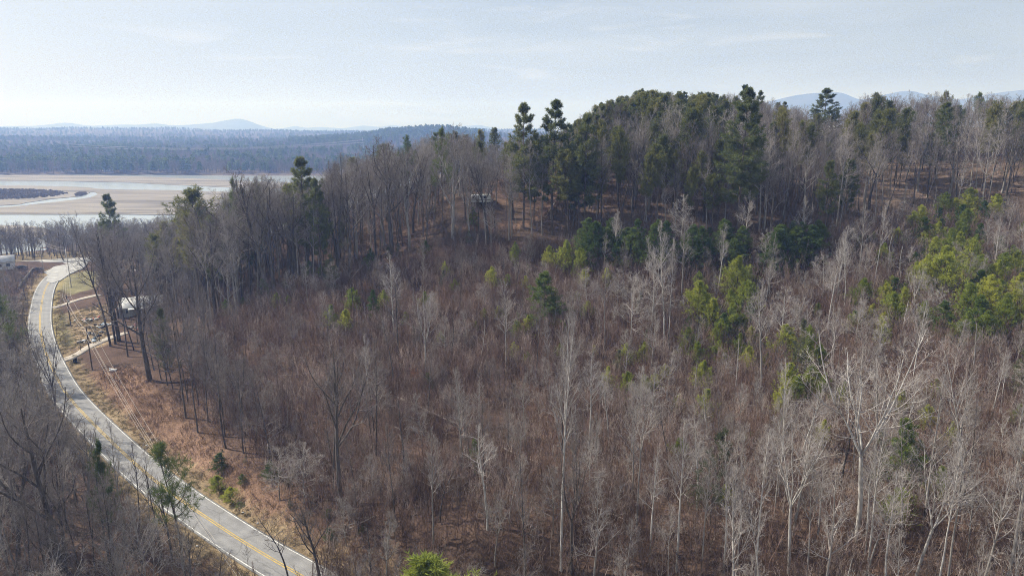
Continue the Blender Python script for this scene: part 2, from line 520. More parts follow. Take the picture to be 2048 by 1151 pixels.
# ------------------------------------------------------------------ bare trees: returns (trunk mesh, crown mesh, height)
def bare_tree(seed, kind, tone, lod=1.0):
    g = np.random.default_rng(seed)
    tb, cb = [], []
    FT = 0.0135
    def K(x):
        return max(1, int(round(x * lod)))
    if kind == 'slender':
        H, r = 22.0, 0.21
        P, R = stem(g, np.zeros((1, 3)), np.array([[0, 0, 1.0]]), H, r, 0.035, 16, 0.022, 0.03)
        tb.append(tubes(P, R, 7))
        lp, lr = sprout(g, P, R, K(20), g.uniform(0.38, 0.5), 0.97, lambda t: 1.05 - 0.5 * t, lambda t: 0.30 * (1.02 - t) ** 0.7 * 0.9 + 0.03, 0.55, 7, 0.10, 0.09, 0.012)
        nb, nt, nf = 7, 5, 2
    elif kind == 'pole':       # crowded forest tree, crown only at the top
        H, r = 22.0, 0.18
        P, R = stem(g, np.zeros((1, 3)), np.array([[0, 0, 1.0]]), H, r, 0.03, 14, 0.028, 0.03)
        tb.append(tubes(P, R, 6))
        lp, lr = sprout(g, P, R, K(15), 0.52, 0.98, lambda t: 0.95 - 0.45 * t, lambda t: 0.33 * (1.02 - t) ** 0.6 + 0.03, 0.6, 6, 0.12, 0.12, 0.012)
        nb, nt, nf = 7, 5, 2
    elif kind == 'oak':        # spreading crown on heavy forked limbs
        H, r = 20.0, 0.34
        P, R = stem(g, np.zeros((1, 3)), np.array([[0, 0, 1.0]]), H * 0.86, r, 0.05, 12, 0.04, 0.03)
        tb.append(tubes(P, R, 8))
        fp, fr = sprout(g, P, R, 7, 0.32, 0.78, lambda t: 0.75 - 0.25 * t, lambda t: 0.62 - 0.35 * t, 0.62, 9, 0.09, 0.07, 0.03)
        tb.append(tubes(fp, fr, 5))
        lp, lr = sprout(g, fp, fr, K(7), 0.28, 0.97, 0.75, lambda t: 0.42 - 0.22 * t, 0.6, 6, 0.13, 0.06, 0.014)
        l2, r2 = sprout(g, P, R, K(8), 0.62, 0.98, 0.6, lambda t: 0.2 - 0.08 * t, 0.55, 6, 0.12, 0.08, 0.014)
        lp, lr = np.concatenate([lp, l2]), np.concatenate([lr, r2])
        nb, nt, nf = 6, 4, 2
    elif kind == 'vase':       # trunk forking into steep leaders
        H, r = 21.0, 0.21
        P, R = stem(g, np.zeros((1, 3)), np.array([[0, 0, 1.0]]), H * 0.45, r, r * 0.8, 8, 0.02, 0.03)
        tb.append(tubes(P, R, 8))
        a = g.random() * 6.28
        nl = 5
        dd = np.stack([np.array([math.cos(a + k * 6.28 / nl) * 0.36, math.sin(a + k * 6.28 / nl) * 0.36, 1]) for k in range(nl)])
        fp, fr = stem(g, np.repeat(P[:, -1], nl, 0), dd, H * 0.58 * g.uniform(0.8, 1.05, nl), r * 0.45, 0.03, 10, 0.06, 0.05)
        tb.append(tubes(fp, fr, 6))
        lp, lr = sprout(g, fp, fr, K(9), 0.2, 0.97, 0.7, lambda t: 0.42 * (1.05 - t) ** 0.7 + 0.04, 0.55, 7, 0.12, 0.07, 0.014)
        nb, nt, nf = 5, 4, 2
    elif kind == 'layered':    # small tree of level sprays
        H, r = 12.0, 0.11
        P, R = stem(g, np.zeros((1, 3)), np.array([[0, 0, 1.0]]), H, r, 0.02, 12, 0.035, 0.03)
        tb.append(tubes(P, R, 6))
        lp, lr = sprout(g, P, R, K(24), 0.22, 0.97, lambda t: 1.35 - 0.6 * t, lambda t: 0.36 * (1.02 - t) ** 0.55 + 0.02, 0.5, 6, 0.09, 0.015, 0.010)
        nb, nt, nf = 7, 5, 3
        FT = 0.013
    elif kind == 'snag':       # dead tree with few stubs
        H, r = 13.0, 0.16
        P, R = stem(g, np.zeros((1, 3)), np.array([[0, 0, 1.0]]), H, r, 0.06, 12, 0.04, 0.02)
        tb.append(tubes(P, R, 7))
        lp, lr = sprout(g, P, R, 9, 0.35, 0.97, 1.0, lambda t: 0.22 * (1.1 - t), 0.5, 6, 0.16, 0.02, 0.02)
        nb, nt, nf = 3, 2, 0
    elif kind == 'crooked':    # leaning arching tree
        H, r = 13.0, 0.17
        P, R = stem(g, np.zeros((1, 3)), np.array([[0.25, 0, 1.0]]), H, r, 0.03, 14, 0.07, 0.01)
        tb.append(tubes(P, R, 6))
        lp, lr = sprout(g, P, R, K(14), 0.4, 0.98, 0.9, lambda t: 0.36 * (1.05 - t) ** 0.6, 0.55, 7, 0.16, 0.02, 0.014)
        nb, nt, nf = 6, 4, 3
    else:                      # sapling
        H, r = 7.0, 0.045
        P, R = stem(g, np.zeros((1, 3)), np.array([[0, 0, 1.0]]), H, r, 0.01, 9, 0.04, 0.05)
        tb.append(tubes(P, R, 4))
        lp, lr = sprout(g, P, R, K(18), 0.25, 0.97, 0.75, lambda t: 0.3 * (1.02 - t) ** 0.6 + 0.02, 0.5, 5, 0.10, 0.06, 0.008)
        nb, nt, nf = 5, 3, 0
        FT = 0.011
    lr = np.maximum(lr * 1.25, 0.02)
    cb.append(tubes(lp, lr, 4))
    bp, br = sprout(g, lp, lr, K(nb), 0.22, 1.0, 0.72, lambda t: 0.5 * (1.1 - t) ** 0.6, 0.6, 4, 0.13, 0.05, FT)
    cb.append(tubes(bp, br, 3))
    tp, tr = sprout(g, bp, br, nt, 0.15, 1.0, 0.7, lambda t: 0.52 + 0 * t, 0.7, 3, 0.12, 0.05, FT * 0.8)
    cb.append(tubes(tp, np.maximum(tr, FT * 0.7), 3))
    if nf:
        fp, fr = sprout(g, tp, tr, nf, 0.2, 1.0, 0.65, lambda t: 0.6 + 0 * t, 0.8, 2, 0.05, 0.05, FT * 0.7)
        cb.append(spikes(fp[:, 0], fp[:, 1] - fp[:, 0], np.linalg.norm(fp[:, 1] - fp[:, 0], axis=1), np.full(len(fp), FT * 0.75)))
    top = max(v[:, 2].max() for v, f, k in cb)
    tm = make_mesh(f'{kind}_trunk', tb, [M['bark_' + tone]])
    cm = make_mesh(f'{kind}_crown', cb, [M['twig_' + tone]])
    return tm, cm, top

def thicket(seed, mname, H, nst, spread, lean=0.16, twigs=12):
    g = np.random.default_rng(seed)
    s = np.zeros((nst, 3))
    s[:, :2] = g.normal(0, spread, (nst, 2))
    s[:, 2] = -0.3
    d = np.concatenate([g.normal(0, lean, (nst, 2)), np.ones((nst, 1))], 1)
    P, R = stem(g, s, d, H * g.uniform(0.55, 1.1, nst), 0.042 * H / 5, 0.012, 6, 0.06, 0.03)
    bl = [tubes(P, R, 3)]
    bp, br = sprout(g, P, R, twigs, 0.3, 0.98, 0.5, lambda t: 0.32 * (1.05 - t) ** 0.6 + 0.03, 0.6, 3, 0.12, 0.08, 0.014)
    bl.append(tubes(bp, br, 3))
    fp, fr = sprout(g, bp, br, 2, 0.2, 1.0, 0.6, lambda t: 0.5 + 0 * t, 0.8, 2, 0.05, 0.05, 0.008)
    bl.append(spikes(fp[:, 0], fp[:, 1] - fp[:, 0], np.linalg.norm(fp[:, 1] - fp[:, 0], axis=1), np.full(len(fp), 0.012)))
    return make_mesh('thicket_stems', bl, [M[mname]])

# ------------------------------------------------------------------ conifers
def conifer(seed, kind):
    g = np.random.default_rng(seed)
    tb, cb = [], []
    if kind == 'white':        # tall pine, clear stem, plumes in whorls
        H, r, t0 = 28.0, 0.30, 0.27
        P, R = stem(g, np.zeros((1, 3)), np.array([[0, 0, 1.0]]), H, r, 0.04, 16, 0.012, 0.03)
        nw, nb = 22, 5
        env = lambda t: 0.255 * ((1.01 - t) ** 0.68) * (0.45 + 0.55 * np.clip((t - t0) / 0.2, 0, 1)) + 0.02
        ang, upb, brl, tsz, nbr, ntu = 1.25, 0.05, 0.36, 0.75, 10, 4
        nm = 'white_pine'
    elif kind == 'hill':       # bushy crown near the top of a bare stem
        H, r, t0 = 20.0, 0.20, 0.5
        P, R = stem(g, np.zeros((1, 3)), np.array([[0, 0, 1.0]]), H, r, 0.04, 14, 0.03, 0.03)
        nw, nb = 14, 5
        env = lambda t: 0.29 * ((1.05 - t) ** 0.45) * (0.5 + 0.5 * np.clip((t - t0) / 0.2, 0, 1)) + 0.02
        ang, upb, brl, tsz, nbr, ntu = 1.05, 0.07, 0.40, 0.62, 8, 4
        nm = 'hill_pine'
    elif kind == 'young':      # bushy young pine, green to the ground
        H, r, t0 = 7.0, 0.09, 0.06
        P, R = stem(g, np.zeros((1, 3)), np.array([[0, 0, 1.0]]), H, r, 0.015, 12, 0.02, 0.03)
        nw, nb = 13, 5
        env = lambda t: 0.50 * ((1.02 - t) ** 0.8) + 0.03
        ang, upb, brl, tsz, nbr, ntu = 1.0, 0.09, 0.40, 0.33, 9, 4
        nm = 'young_pine'
    elif kind == 'dark':       # dark evergreen, full to the ground
        H, r, t0 = 9.0, 0.12, 0.08
        P, R = stem(g, np.zeros((1, 3)), np.array([[0, 0, 1.0]]), H, r, 0.02, 12, 0.02, 0.03)
        nw, nb = 15, 5
        env = lambda t: 0.40 * ((1.02 - t) ** 0.75) + 0.03
        ang, upb, brl, tsz, nbr, ntu = 1.35, 0.02, 0.38, 0.42, 8, 4
        nm = 'dark_pine'
    elif kind == 'cedar':      # grey green, loose
        H, r, t0 = 10.0, 0.11, 0.15
        P, R = stem(g, np.zeros((1, 3)), np.array([[0, 0, 1.0]]), H, r, 0.02, 12, 0.03, 0.03)
        nw, nb = 13, 4
        env = lambda t: 0.27 * ((1.02 - t) ** 0.6) + 0.03
        ang, upb, brl, tsz, nbr, ntu = 1.0, 0.06, 0.42, 0.40, 6, 3
        nm = 'cedar'
    else:                      # clumped needles on open boughs
        H, r, t0 = 17.0, 0.17, 0.45
        P, R = stem(g, np.zeros((1, 3)), np.array([[0, 0, 1.0]]), H, r, 0.03, 14, 0.02, 0.03)
        nw, nb = 9, 4
        env = lambda t: 0.30 * ((1.04 - t) ** 0.5) + 0.03
        ang, upb, brl, tsz, nbr, ntu = 1.1, 0.10, 0.42, 0.62, 6, 3
        nm = 'loblolly'
    tb.append(tubes(P, R, 7))
    tw = np.linspace(t0, 0.985, nw) + g.normal(0, 0.012, nw)
    tw = np.clip(np.repeat(tw, nb) + g.normal(0, 0.008, nw * nb), 0.02, 0.995)
    keep = g.random(len(tw)) > (0.12 if kind in ('young', 'dark') else 0.30)
    tw = tw[keep]
    n0 = P.shape[1]
    f = np.clip(tw * (n0 - 1), 0, n0 - 1.001)
    i = f.astype(int)
    w = (f - i)[:, None]
    pos = P[0, i] * (1 - w) + P[0, i + 1] * w
    az = g.random(len(tw)) * 6.28
    a = ang - (0.6 * np.clip((tw - 0.8) / 0.2, 0, 1) if kind == 'white' else 0.75 * np.clip((tw - 0.6) / 0.4, 0, 1)) + g.normal(0, 0.12, len(tw))
    d = np.stack([np.cos(az) * np.sin(a), np.sin(az) * np.sin(a), np.cos(a)], -1)
    L = env(tw) * H * (g.uniform(0.7, 1.15, len(tw)) if kind == 'white' else g.uniform(0.55, 1.25, len(tw)))
    bp, br = stem(g, pos, d, L, np.clip(L * 0.016, 0.012, 0.07), 0.012, 6, 0.07, upb)
    tb.append(tubes(bp, br, 4))
    if kind in ('white', 'hill', 'loblolly'):    # dead stubs below the crown
        sp_, sr_ = sprout(g, P, R, 9, 0.18, t0, 1.35, lambda t: 0.05 + 0.03 * t, 0.25, 3, 0.1, 0.0, 0.012)
        tb.append(tubes(sp_, sr_, 3))
    q, qr = sprout(g, bp, br, nbr, 0.28 if kind in ('white', 'loblolly') else 0.15, 1.0, 0.75, lambda t: brl * (1.1 - 0.55 * t), 0.6, 4, 0.1, 0.05, 0.008)
    if kind in ('white', 'dark'):    # level sprays
        q[:, :, 2] = q[:, :1, 2] + (q[:, :, 2] - q[:, :1, 2]) * 0.45
    cb.append(tubes(q, qr, 3))
    tt = np.linspace(0.35, 1.0, ntu)
    C, D = [], []
    for t in tt:
        k = min(int(t * 3), 2)
        ww = t * 3 - k
        C.append(q[:, k] * (1 - ww) + q[:, k + 1] * ww)
        D.append(norm(q[:, k + 1] - q[:, k]) + np.array([0, 0, 0.35]))
    C.append(bp[:, -1]); D.append(ends_dir(bp) + np.array([0, 0, 0.3]))
    C, D = np.concatenate(C), np.concatenate(D)
    wk = {'loblolly': (0.035, 11, .8), 'young': (0.06, 7, .65), 'white': (0.065, 6, .6), 'hill': (0.065, 6, .65)}.get(kind, (0.07, 6, .6))
    cb.append(tufts(g, C, D, tsz, wk[1], wk[2], wk[0], 1))
    top = max(v[:, 2].max() for v, f_, k_ in cb)
    tm = make_mesh(f'{kind}_pine_trunk', tb, [M['pine_bark']])
    cm = make_mesh(f'{kind}_pine_crown', cb, [M['pine_bark'], M[nm]])
    return tm, cm, top

# ------------------------------------------------------------------ objects
def tag(o, label=None, cat=None, group=None, kind=None):
    if label: o['label'] = label
    if cat: o['category'] = cat
    if group: o['group'] = group
    if kind: o['kind'] = kind
    return o

def link(name, me, parent=None):
    o = bpy.data.objects.new(name, me)
    COL.objects.link(o)
    if parent is not None:
        o.parent = parent
    return o

def empty(name, loc, rot=(0, 0, 0)):
    o = bpy.data.objects.new(name, None)
    o.location = loc
    o.rotation_euler = rot
    o.empty_display_size = 0.5
    COL.objects.link(o)
    return o

def structure(name, me):
    return tag(link(name, me), kind='structure')

# ================================================================== TERRAIN
def axis(segs):
    out = []
    for a, b, n in segs:
        out.append(np.linspace(a, b, n, endpoint=False))
    out.append(np.array([segs[-1][1]]))
    return np.concatenate(out)

ax = axis([(-9000, -3000, 40), (-3000, -900, 50), (-900, -260, 60), (-260, -190, 22), (-190, 190, 205), (190, 300, 36), (300, 1000, 30), (1000, 9000, 40)])
ay = axis([(-400, 40, 30), (40, 320, 172), (320, 420, 40), (420, 1000, 40), (1000, 2600, 70), (2600, 5000, 60), (5000, 9500, 20)])
GX, GY = np.meshgrid(ax, ay)
GZ = height(GX, GY)
GZ = np.maximum(GZ, -9.0)
nx, ny = len(ax), len(ay)
gv = np.stack([GX.ravel(), GY.ravel(), GZ.ravel()], -1)
ii = (np.arange(ny - 1)[:, None] * nx + np.arange(nx - 1)[None]).ravel()
gf = np.stack([ii, ii + 1, ii + nx + 1, ii + nx], -1)

# what covers the ground, per vertex (litter, grass, clay ...), as plain surface colours
PX, PY = project(gv[:, 0], gv[:, 1], gv[:, 2])
rd = np.full(len(gv), 99.0)
mnear = (gv[:, 1] < 330) & (gv[:, 1] > 30) & (gv[:, 0] < 40) & (gv[:, 0] > -260)
rd[mnear] = road_dist(gv[mnear, 0], gv[mnear, 1])
cover = np.tile(np.array([0.115, 0.080, 0.066]), (len(gv), 1))
def paint(mask, col, amt=1.0):
    k = (mask.astype(float) * amt)[:, None]
    cover[:] = cover * (1 - k) + np.array(col) * k
vis = (gv[:, 1] > 40) & (gv[:, 1] < 420)
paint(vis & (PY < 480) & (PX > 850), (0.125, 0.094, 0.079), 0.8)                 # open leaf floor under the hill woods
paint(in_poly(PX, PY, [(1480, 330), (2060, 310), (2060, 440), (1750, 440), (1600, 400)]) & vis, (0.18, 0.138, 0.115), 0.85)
paint(in_poly(PX, PY, [(180, 745), (250, 730), (330, 790), (410, 880), (560, 985), (780, 1151), (660, 1151), (420, 980), (260, 850)]) & vis, (0.27, 0.180, 0.135), 0.85)
paint(in_poly(PX, PY, [(139, 622), (210, 608), (216, 647), (223, 682), (182, 702), (150, 695), (138, 655)]) & vis, (0.30, 0.235, 0.16))
paint(in_poly(PX, PY, [(112, 575), (125, 553), (165, 540), (200, 545), (190, 575), (140, 590)]) & vis, (0.215, 0.205, 0.12))
paint(in_poly(PX, PY, [(95, 640), (135, 625), (140, 660), (155, 690), (130, 705), (104, 690)]) & vis, (0.12, 0.115, 0.07))
paint((rd > 0) & (rd < 6.2) & (PY > 690) & vis, (0.29, 0.235, 0.155), 0.85)
paint((rd > 0) & (rd < 5.0) & (PY <= 690) & vis, (0.34, 0.29, 0.15), 0.9)
paint((rd < 0) & (rd > -6.0) & vis, (0.30, 0.24, 0.15), 0.9)
paint(in_poly(PX, PY, [(0, 505), (330, 500), (330, 518), (0, 524)]) & vis, (0.33, 0.28, 0.18), 0.7)
paint(in_poly(PX, PY, [(900, 447), (985, 452), (1062, 436), (1110, 400), (1112, 412), (1066, 446), (985, 462), (900, 458)]) & vis, (0.25, 0.165, 0.13), 0.9)
paint(in_poly(PX, PY, [(955, 385), (1000, 355), (1080, 370), (1130, 345), (1180, 355), (1150, 400), (1060, 420), (1000, 405)]) & vis, (0.26, 0.17, 0.13), 0.4)
paint(in_poly(PX, PY, [(1560, 312), (1700, 314), (1790, 322), (1790, 330), (1700, 326), (1560, 322)]) & vis, (0.55, 0.38, 0.27), 0.9)
paint(gv[:, 1] > 985, (0.13, 0.105, 0.085))
paint((gv[:, 1] > 430) & (gv[:, 1] < 985), (0.30, 0.25, 0.19))

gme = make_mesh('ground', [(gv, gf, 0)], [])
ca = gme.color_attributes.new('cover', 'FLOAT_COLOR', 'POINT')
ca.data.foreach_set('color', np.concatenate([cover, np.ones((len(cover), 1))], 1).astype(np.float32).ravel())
gm, n, l, b = mat('ground_cover', 0.95, 0.08)
at = n.new('ShaderNodeAttribute'); at.attribute_name = 'cover'
tc = n.new('ShaderNodeTexCoord')
n1 = n.new('ShaderNodeTexNoise'); n1.inputs['Scale'].default_value = 0.14; n1.inputs['Detail'].default_value = 6
n2 = n.new('ShaderNodeTexNoise'); n2.inputs['Scale'].default_value = 2.6; n2.inputs['Detail'].default_value = 6; n2.inputs['Roughness'].default_value = 0.7
r1 = ramp(n, [(0.3, (0.62, 0.60, 0.58)), (0.7, (1.3, 1.28, 1.25))])
r2 = ramp(n, [(0.3, (0.5, 0.48, 0.46)), (0.72, (1.5, 1.46, 1.42))])
m1 = n.new('ShaderNodeMix'); m1.data_type = 'RGBA'; m1.blend_type = 'MULTIPLY'; m1.inputs['Factor'].default_value = 1
m2 = n.new('ShaderNodeMix'); m2.data_type = 'RGBA'; m2.blend_type = 'MULTIPLY'; m2.inputs['Factor'].default_value = 1
l.new(tc.outputs['Object'], n1.inputs['Vector']); l.new(tc.outputs['Object'], n2.inputs['Vector'])
l.new(n1.outputs['Fac'], r1.inputs['Fac']); l.new(n2.outputs['Fac'], r2.inputs['Fac'])
l.new(at.outputs['Color'], m1.inputs['A']); l.new(r1.outputs['Color'], m1.inputs['B'])
l.new(m1.outputs['Result'], m2.inputs['A']); l.new(r2.outputs['Color'], m2.inputs['B'])
l.new(m2.outputs['Result'], b.inputs['Base Color'])
bp_ = n.new('ShaderNodeBump'); bp_.inputs['Strength'].default_value = 0.6; bp_.inputs['Distance'].default_value = 0.25
l.new(n2.outputs['Fac'], bp_.inputs['Height']); l.new(bp_.outputs['Normal'], b.inputs['Normal'])
gme.materials.append(gm)
for p in (gme,):
    p.polygons.foreach_set('use_smooth', np.ones(len(p.polygons), bool))
structure('ground', gme)

# ------------------------------------------------------------------ strips laid on the ground
def offset_line(line, d):
    t = norm(np.gradient(line, axis=0))
    return line + d * np.stack([t[:, 1], -t[:, 0]], -1)

def strip_mesh(name, line, d0, d1, z, material, follow=False, across=1, thick=0.0, lat=False):
    ds = np.linspace(d0, d1, across + 1)
    rows = []
    for d in ds:
        p = offset_line(line, d)
        zz = height(p[:, 0], p[:, 1]) + z if follow else np.full(len(p), z)
        rows.append(np.concatenate([p, zz[:, None]], 1))
    if thick:
        for r_, first_ in ((rows[0].copy(), True), (rows[-1].copy(), False)):
            r_[:, 2] -= thick
            rows = [r_] + rows if first_ else rows + [r_]
    V = np.stack(rows, 1)
    nn, w, _ = V.shape
    ii = (np.arange(nn - 1)[:, None] * w + np.arange(w - 1)[None]).ravel()
    me = make_mesh(name, [(V.reshape(-1, 3), np.stack([ii, ii + 1, ii + w + 1, ii + w], -1), 0)], [material])
    if lat:                                          # distance from the centre line, for worn wheel paths
        dd = np.concatenate([[d0], ds, [d1]]) if thick else ds
        a = me.attributes.new('lat', 'FLOAT', 'POINT')
        a.data.foreach_set('value', np.tile(np.abs(dd), nn).astype(np.float32))
    return me

am, n, l, b = mat('asphalt', 0.75, 0.3)
tc = n.new('ShaderNodeTexCoord')
na = n.new('ShaderNodeTexNoise'); na.inputs['Scale'].default_value = 0.35; na.inputs['Detail'].default_value = 6
nb_ = n.new('ShaderNodeTexNoise'); nb_.inputs['Scale'].default_value = 8; nb_.inputs['Detail'].default_value = 4
ra = ramp(n, [(0.3, (0.215, 0.215, 0.22)), (0.7, (0.30, 0.30, 0.305))])
rb = ramp(n, [(0.3, (0.8, 0.8, 0.8)), (0.7, (1.15, 1.15, 1.15))])
vo = n.new('ShaderNodeTexVoronoi'); vo.feature = 'DISTANCE_TO_EDGE'; vo.inputs['Scale'].default_value = 0.09
nv = n.new('ShaderNodeTexNoise'); nv.inputs['Scale'].default_value = 0.8; nv.inputs['Detail'].default_value = 4
va = n.new('ShaderNodeVectorMath'); va.operation = 'ADD'
l.new(tc.outputs['Object'], nv.inputs['Vector'])
l.new(tc.outputs['Object'], va.inputs[0]); l.new(nv.outputs['Color'], va.inputs[1])
l.new(va.outputs['Vector'], vo.inputs['Vector'])
rc = ramp(n, [(0.003, (0.75, 0.75, 0.75)), (0.012, (1, 1, 1))])
l.new(vo.outputs['Distance'], rc.inputs['Fac'])
l.new(tc.outputs['Object'], na.inputs['Vector']); l.new(tc.outputs['Object'], nb_.inputs['Vector'])
l.new(na.outputs['Fac'], ra.inputs['Fac']); l.new(nb_.outputs['Fac'], rb.inputs['Fac'])
m1 = n.new('ShaderNodeMix'); m1.data_type = 'RGBA'; m1.blend_type = 'MULTIPLY'; m1.inputs['Factor'].default_value = 1
m2 = n.new('ShaderNodeMix'); m2.data_type = 'RGBA'; m2.blend_type = 'MULTIPLY'; m2.inputs['Factor'].default_value = 1
l.new(ra.outputs['Color'], m1.inputs['A']); l.new(rb.outputs['Color'], m1.inputs['B'])
l.new(m1.outputs['Result'], m2.inputs['A']); l.new(rc.outputs['Color'], m2.inputs['B'])
la = n.new('ShaderNodeAttribute'); la.attribute_name = 'lat'
rl = ramp(n, [(0.0, (.82, .82, .82)), (0.2, (1.06, 1.06, 1.06)), (0.28, (.86, .86, .86)), (0.45, (1.05, 1.05, 1.05)), (0.52, (1.05, 1.05, 1.05)), (0.68, (.86, .86, .86)), (0.8, (1.02, 1.02, 1.02)), (1.0, (.9, .88, .85))])
ld = n.new('ShaderNodeMath'); ld.operation = 'DIVIDE'; ld.inputs[1].default_value = ROAD_HALF
m3 = n.new('ShaderNodeMix'); m3.data_type = 'RGBA'; m3.blend_type = 'MULTIPLY'
l.new(la.outputs['Fac'], ld.inputs[0]); l.new(ld.outputs[0], rl.inputs['Fac'])
l.new(na.outputs['Fac'], m3.inputs['Factor'])
l.new(m2.outputs['Result'], m3.inputs['A']); l.new(rl.outputs['Color'], m3.inputs['B'])
l.new(m3.outputs['Result'], b.inputs['Base Color'])
M['asphalt'] = am
M['white_paint'] = noisy('white_road_paint', (0.40, 0.40, 0.39), (0.80, 0.80, 0.78), 2.5, rough=0.7)
M['yellow_paint'] = noisy('yellow_road_paint', (0.42, 0.31, 0.13), (0.66, 0.45, 0.10), 2.2, rough=0.7)
M['gravel'] = noisy('pale_gravel', (0.33, 0.29, 0.25), (0.50, 0.46, 0.41), 3.0, bump=0.5)
M['concrete'] = noisy('pale_pavement', (0.34, 0.335, 0.33), (0.46, 0.455, 0.44), 0.4, rough=0.8)

structure('road', strip_mesh('road', road_line, -ROAD_HALF, ROAD_HALF, 0.05, M['asphalt'], across=14, thick=0.2, lat=True))
for nm, d0, d1, mk in (('road_edge_line', ROAD_HALF - 0.42, ROAD_HALF - 0.26, 'white_paint'), ('road_edge_line', -ROAD_HALF + 0.26, -ROAD_HALF + 0.42, 'white_paint'),
                       ('road_centre_line', 0.09, 0.24, 'yellow_paint'), ('road_centre_line', -0.24, -0.09, 'yellow_paint')):
    structure(nm, strip_mesh(nm, road_line[:-14], d0, d1, 0.062, M[mk]))

def px_line(pts, z, step=1.5):
    return spline(np.array([on_plane(a, b_, z)[:2] for a, b_ in pts]), step)

hw = px_line([(-200, 534), (20, 527), (90, 523), (150, 519.5), (215, 516), (262, 513.5), (330, 511), (420, 508)], 0.2)
structure('highway', strip_mesh('highway', hw, -5.5, 5.5, 0.32, M['concrete'], across=2, thick=0.5))
# paved junction apron between the two roads
ap = np.array([on_plane(a, b_, 0.15) for a, b_ in [(38, 531), (60, 528), (110, 524), (160, 520), (178, 523), (166, 536), (140, 547), (121, 560), (104, 566), (92, 562), (97, 550), (84, 541), (60, 536)]])
ap[:, 2] = 0.20
cen = ap.mean(0)
na_ = len(ap)
lowv = ap.copy(); lowv[:, 2] -= 0.6
structure('junction_apron', make_mesh('junction_apron', [(np.vstack([ap, cen[None]]), np.array([[i, (i + 1) % na_, na_] for i in range(na_)])[:, ::-1], 0),
          (np.vstack([ap, lowv]), np.array([[i, (i + 1) % na_, na_ + (i + 1) % na_, na_ + i] for i in range(na_)]), 0)], [M['concrete']]))
dl = px_line([(112, 719), (135, 712), (160, 703), (190, 691), (220, 680), (255, 672)], 0.6)
structure('driveway', strip_mesh('driveway', dl, -1.7, 1.7, 0.12, M['gravel'], follow=True, across=3, thick=0.2))
d2 = px_line([(104, 612), (118, 608), (140, 603), (165, 597), (200, 590)], 0.6)
structure('driveway', strip_mesh('driveway', d2, -1.6, 1.6, 0.12, M['gravel'], follow=True, across=3, thick=0.2))
d3 = px_line([(258, 537), (285, 535.5), (318, 533)], 1.2)
structure('driveway', strip_mesh('driveway', d3, -2.2, 2.2, 0.2, M['gravel'], follow=True, across=3, thick=0.3))
tr_pts = [ground_at(a, b_)[:2] for a, b_ in [(895, 452), (940, 455), (985, 456), (1030, 448), (1064, 440), (1092, 418), (1115, 400)]]
M['clay'] = noisy('red_clay', (0.22, 0.145, 0.11), (0.33, 0.23, 0.18), 0.9, bump=0.4)
tr_pts = [ground_at(a, b_)[:2] for a, b_ in [(1560, 318), (1640, 318), (1700, 320), (1760, 326), (1800, 327)]]
structure('dirt_track', strip_mesh('dirt_track', relax(spline(tr_pts, 1.2), 12), -1.1, 1.1, 0.12, M['clay'], follow=True, across=3, thick=0.2))

# ------------------------------------------------------------------ lake and mudflats
wm, n, l, b = mat('lake_water', 0.2, 0.5)
b.inputs['Base Color'].default_value = (0.34, 0.37, 0.375, 1)
b.inputs['IOR'].default_value = 1.33
tc = n.new('ShaderNodeTexCoord'); mp = n.new('ShaderNodeMapping'); mp.inputs['Scale'].default_value = (0.25, 0.7, 1)
nw_ = n.new('ShaderNodeTexNoise'); nw_.inputs['Scale'].default_value = 0.6; nw_.inputs['Detail'].default_value = 4
bw = n.new('ShaderNodeBump'); bw.inputs['Strength'].default_value = 0.08; bw.inputs['Distance'].default_value = 0.2
l.new(tc.outputs['Object'], mp.inputs['Vector']); l.new(mp.outputs['Vector'], nw_.inputs['Vector'])
l.new(nw_.outputs['Fac'], bw.inputs['Height']); l.new(bw.outputs['Normal'], b.inputs['Normal'])
lx = np.array([-1500, -900, -500, -200, 150.0]); ly = np.array([330, 500, 700, 900, 1080.0])
LX, LY = np.meshgrid(lx, ly)
li = (np.arange(4)[:, None] * 5 + np.arange(4)[None]).ravel()
structure('lake', make_mesh('lake', [(np.stack([LX.ravel(), LY.ravel(), np.full(25, LAKE_Z)], -1), np.stack([li, li + 1, li + 6, li + 5], -1), 0)], [wm]))

mm, n, l, b = mat('mudflat', 0.85, 0.2)
tc = n.new('ShaderNodeTexCoord'); mp = n.new('ShaderNodeMapping'); mp.inputs['Scale'].default_value = (0.008, 0.055, 1); mp.inputs['Rotation'].default_value = (0, 0, 0.06)
n1 = n.new('ShaderNodeTexNoise'); n1.inputs['Scale'].default_value = 1.0; n1.inputs['Detail'].default_value = 7; n1.inputs['Distortion'].default_value = 1.2
r1 = ramp(n, [(0.30, (0.10, 0.088, 0.077)), (0.44, (0.19, 0.168, 0.146)), (0.6, (0.285, 0.255, 0.222)), (0.75, (0.15, 0.133, 0.117))])
l.new(tc.outputs['Object'], mp.inputs['Vector']); l.new(mp.outputs['Vector'], n1.inputs['Vector']); l.new(n1.outputs['Fac'], r1.inputs['Fac'])
l.new(r1.outputs['Color'], b.inputs['Base Color'])
M['mud'] = mm

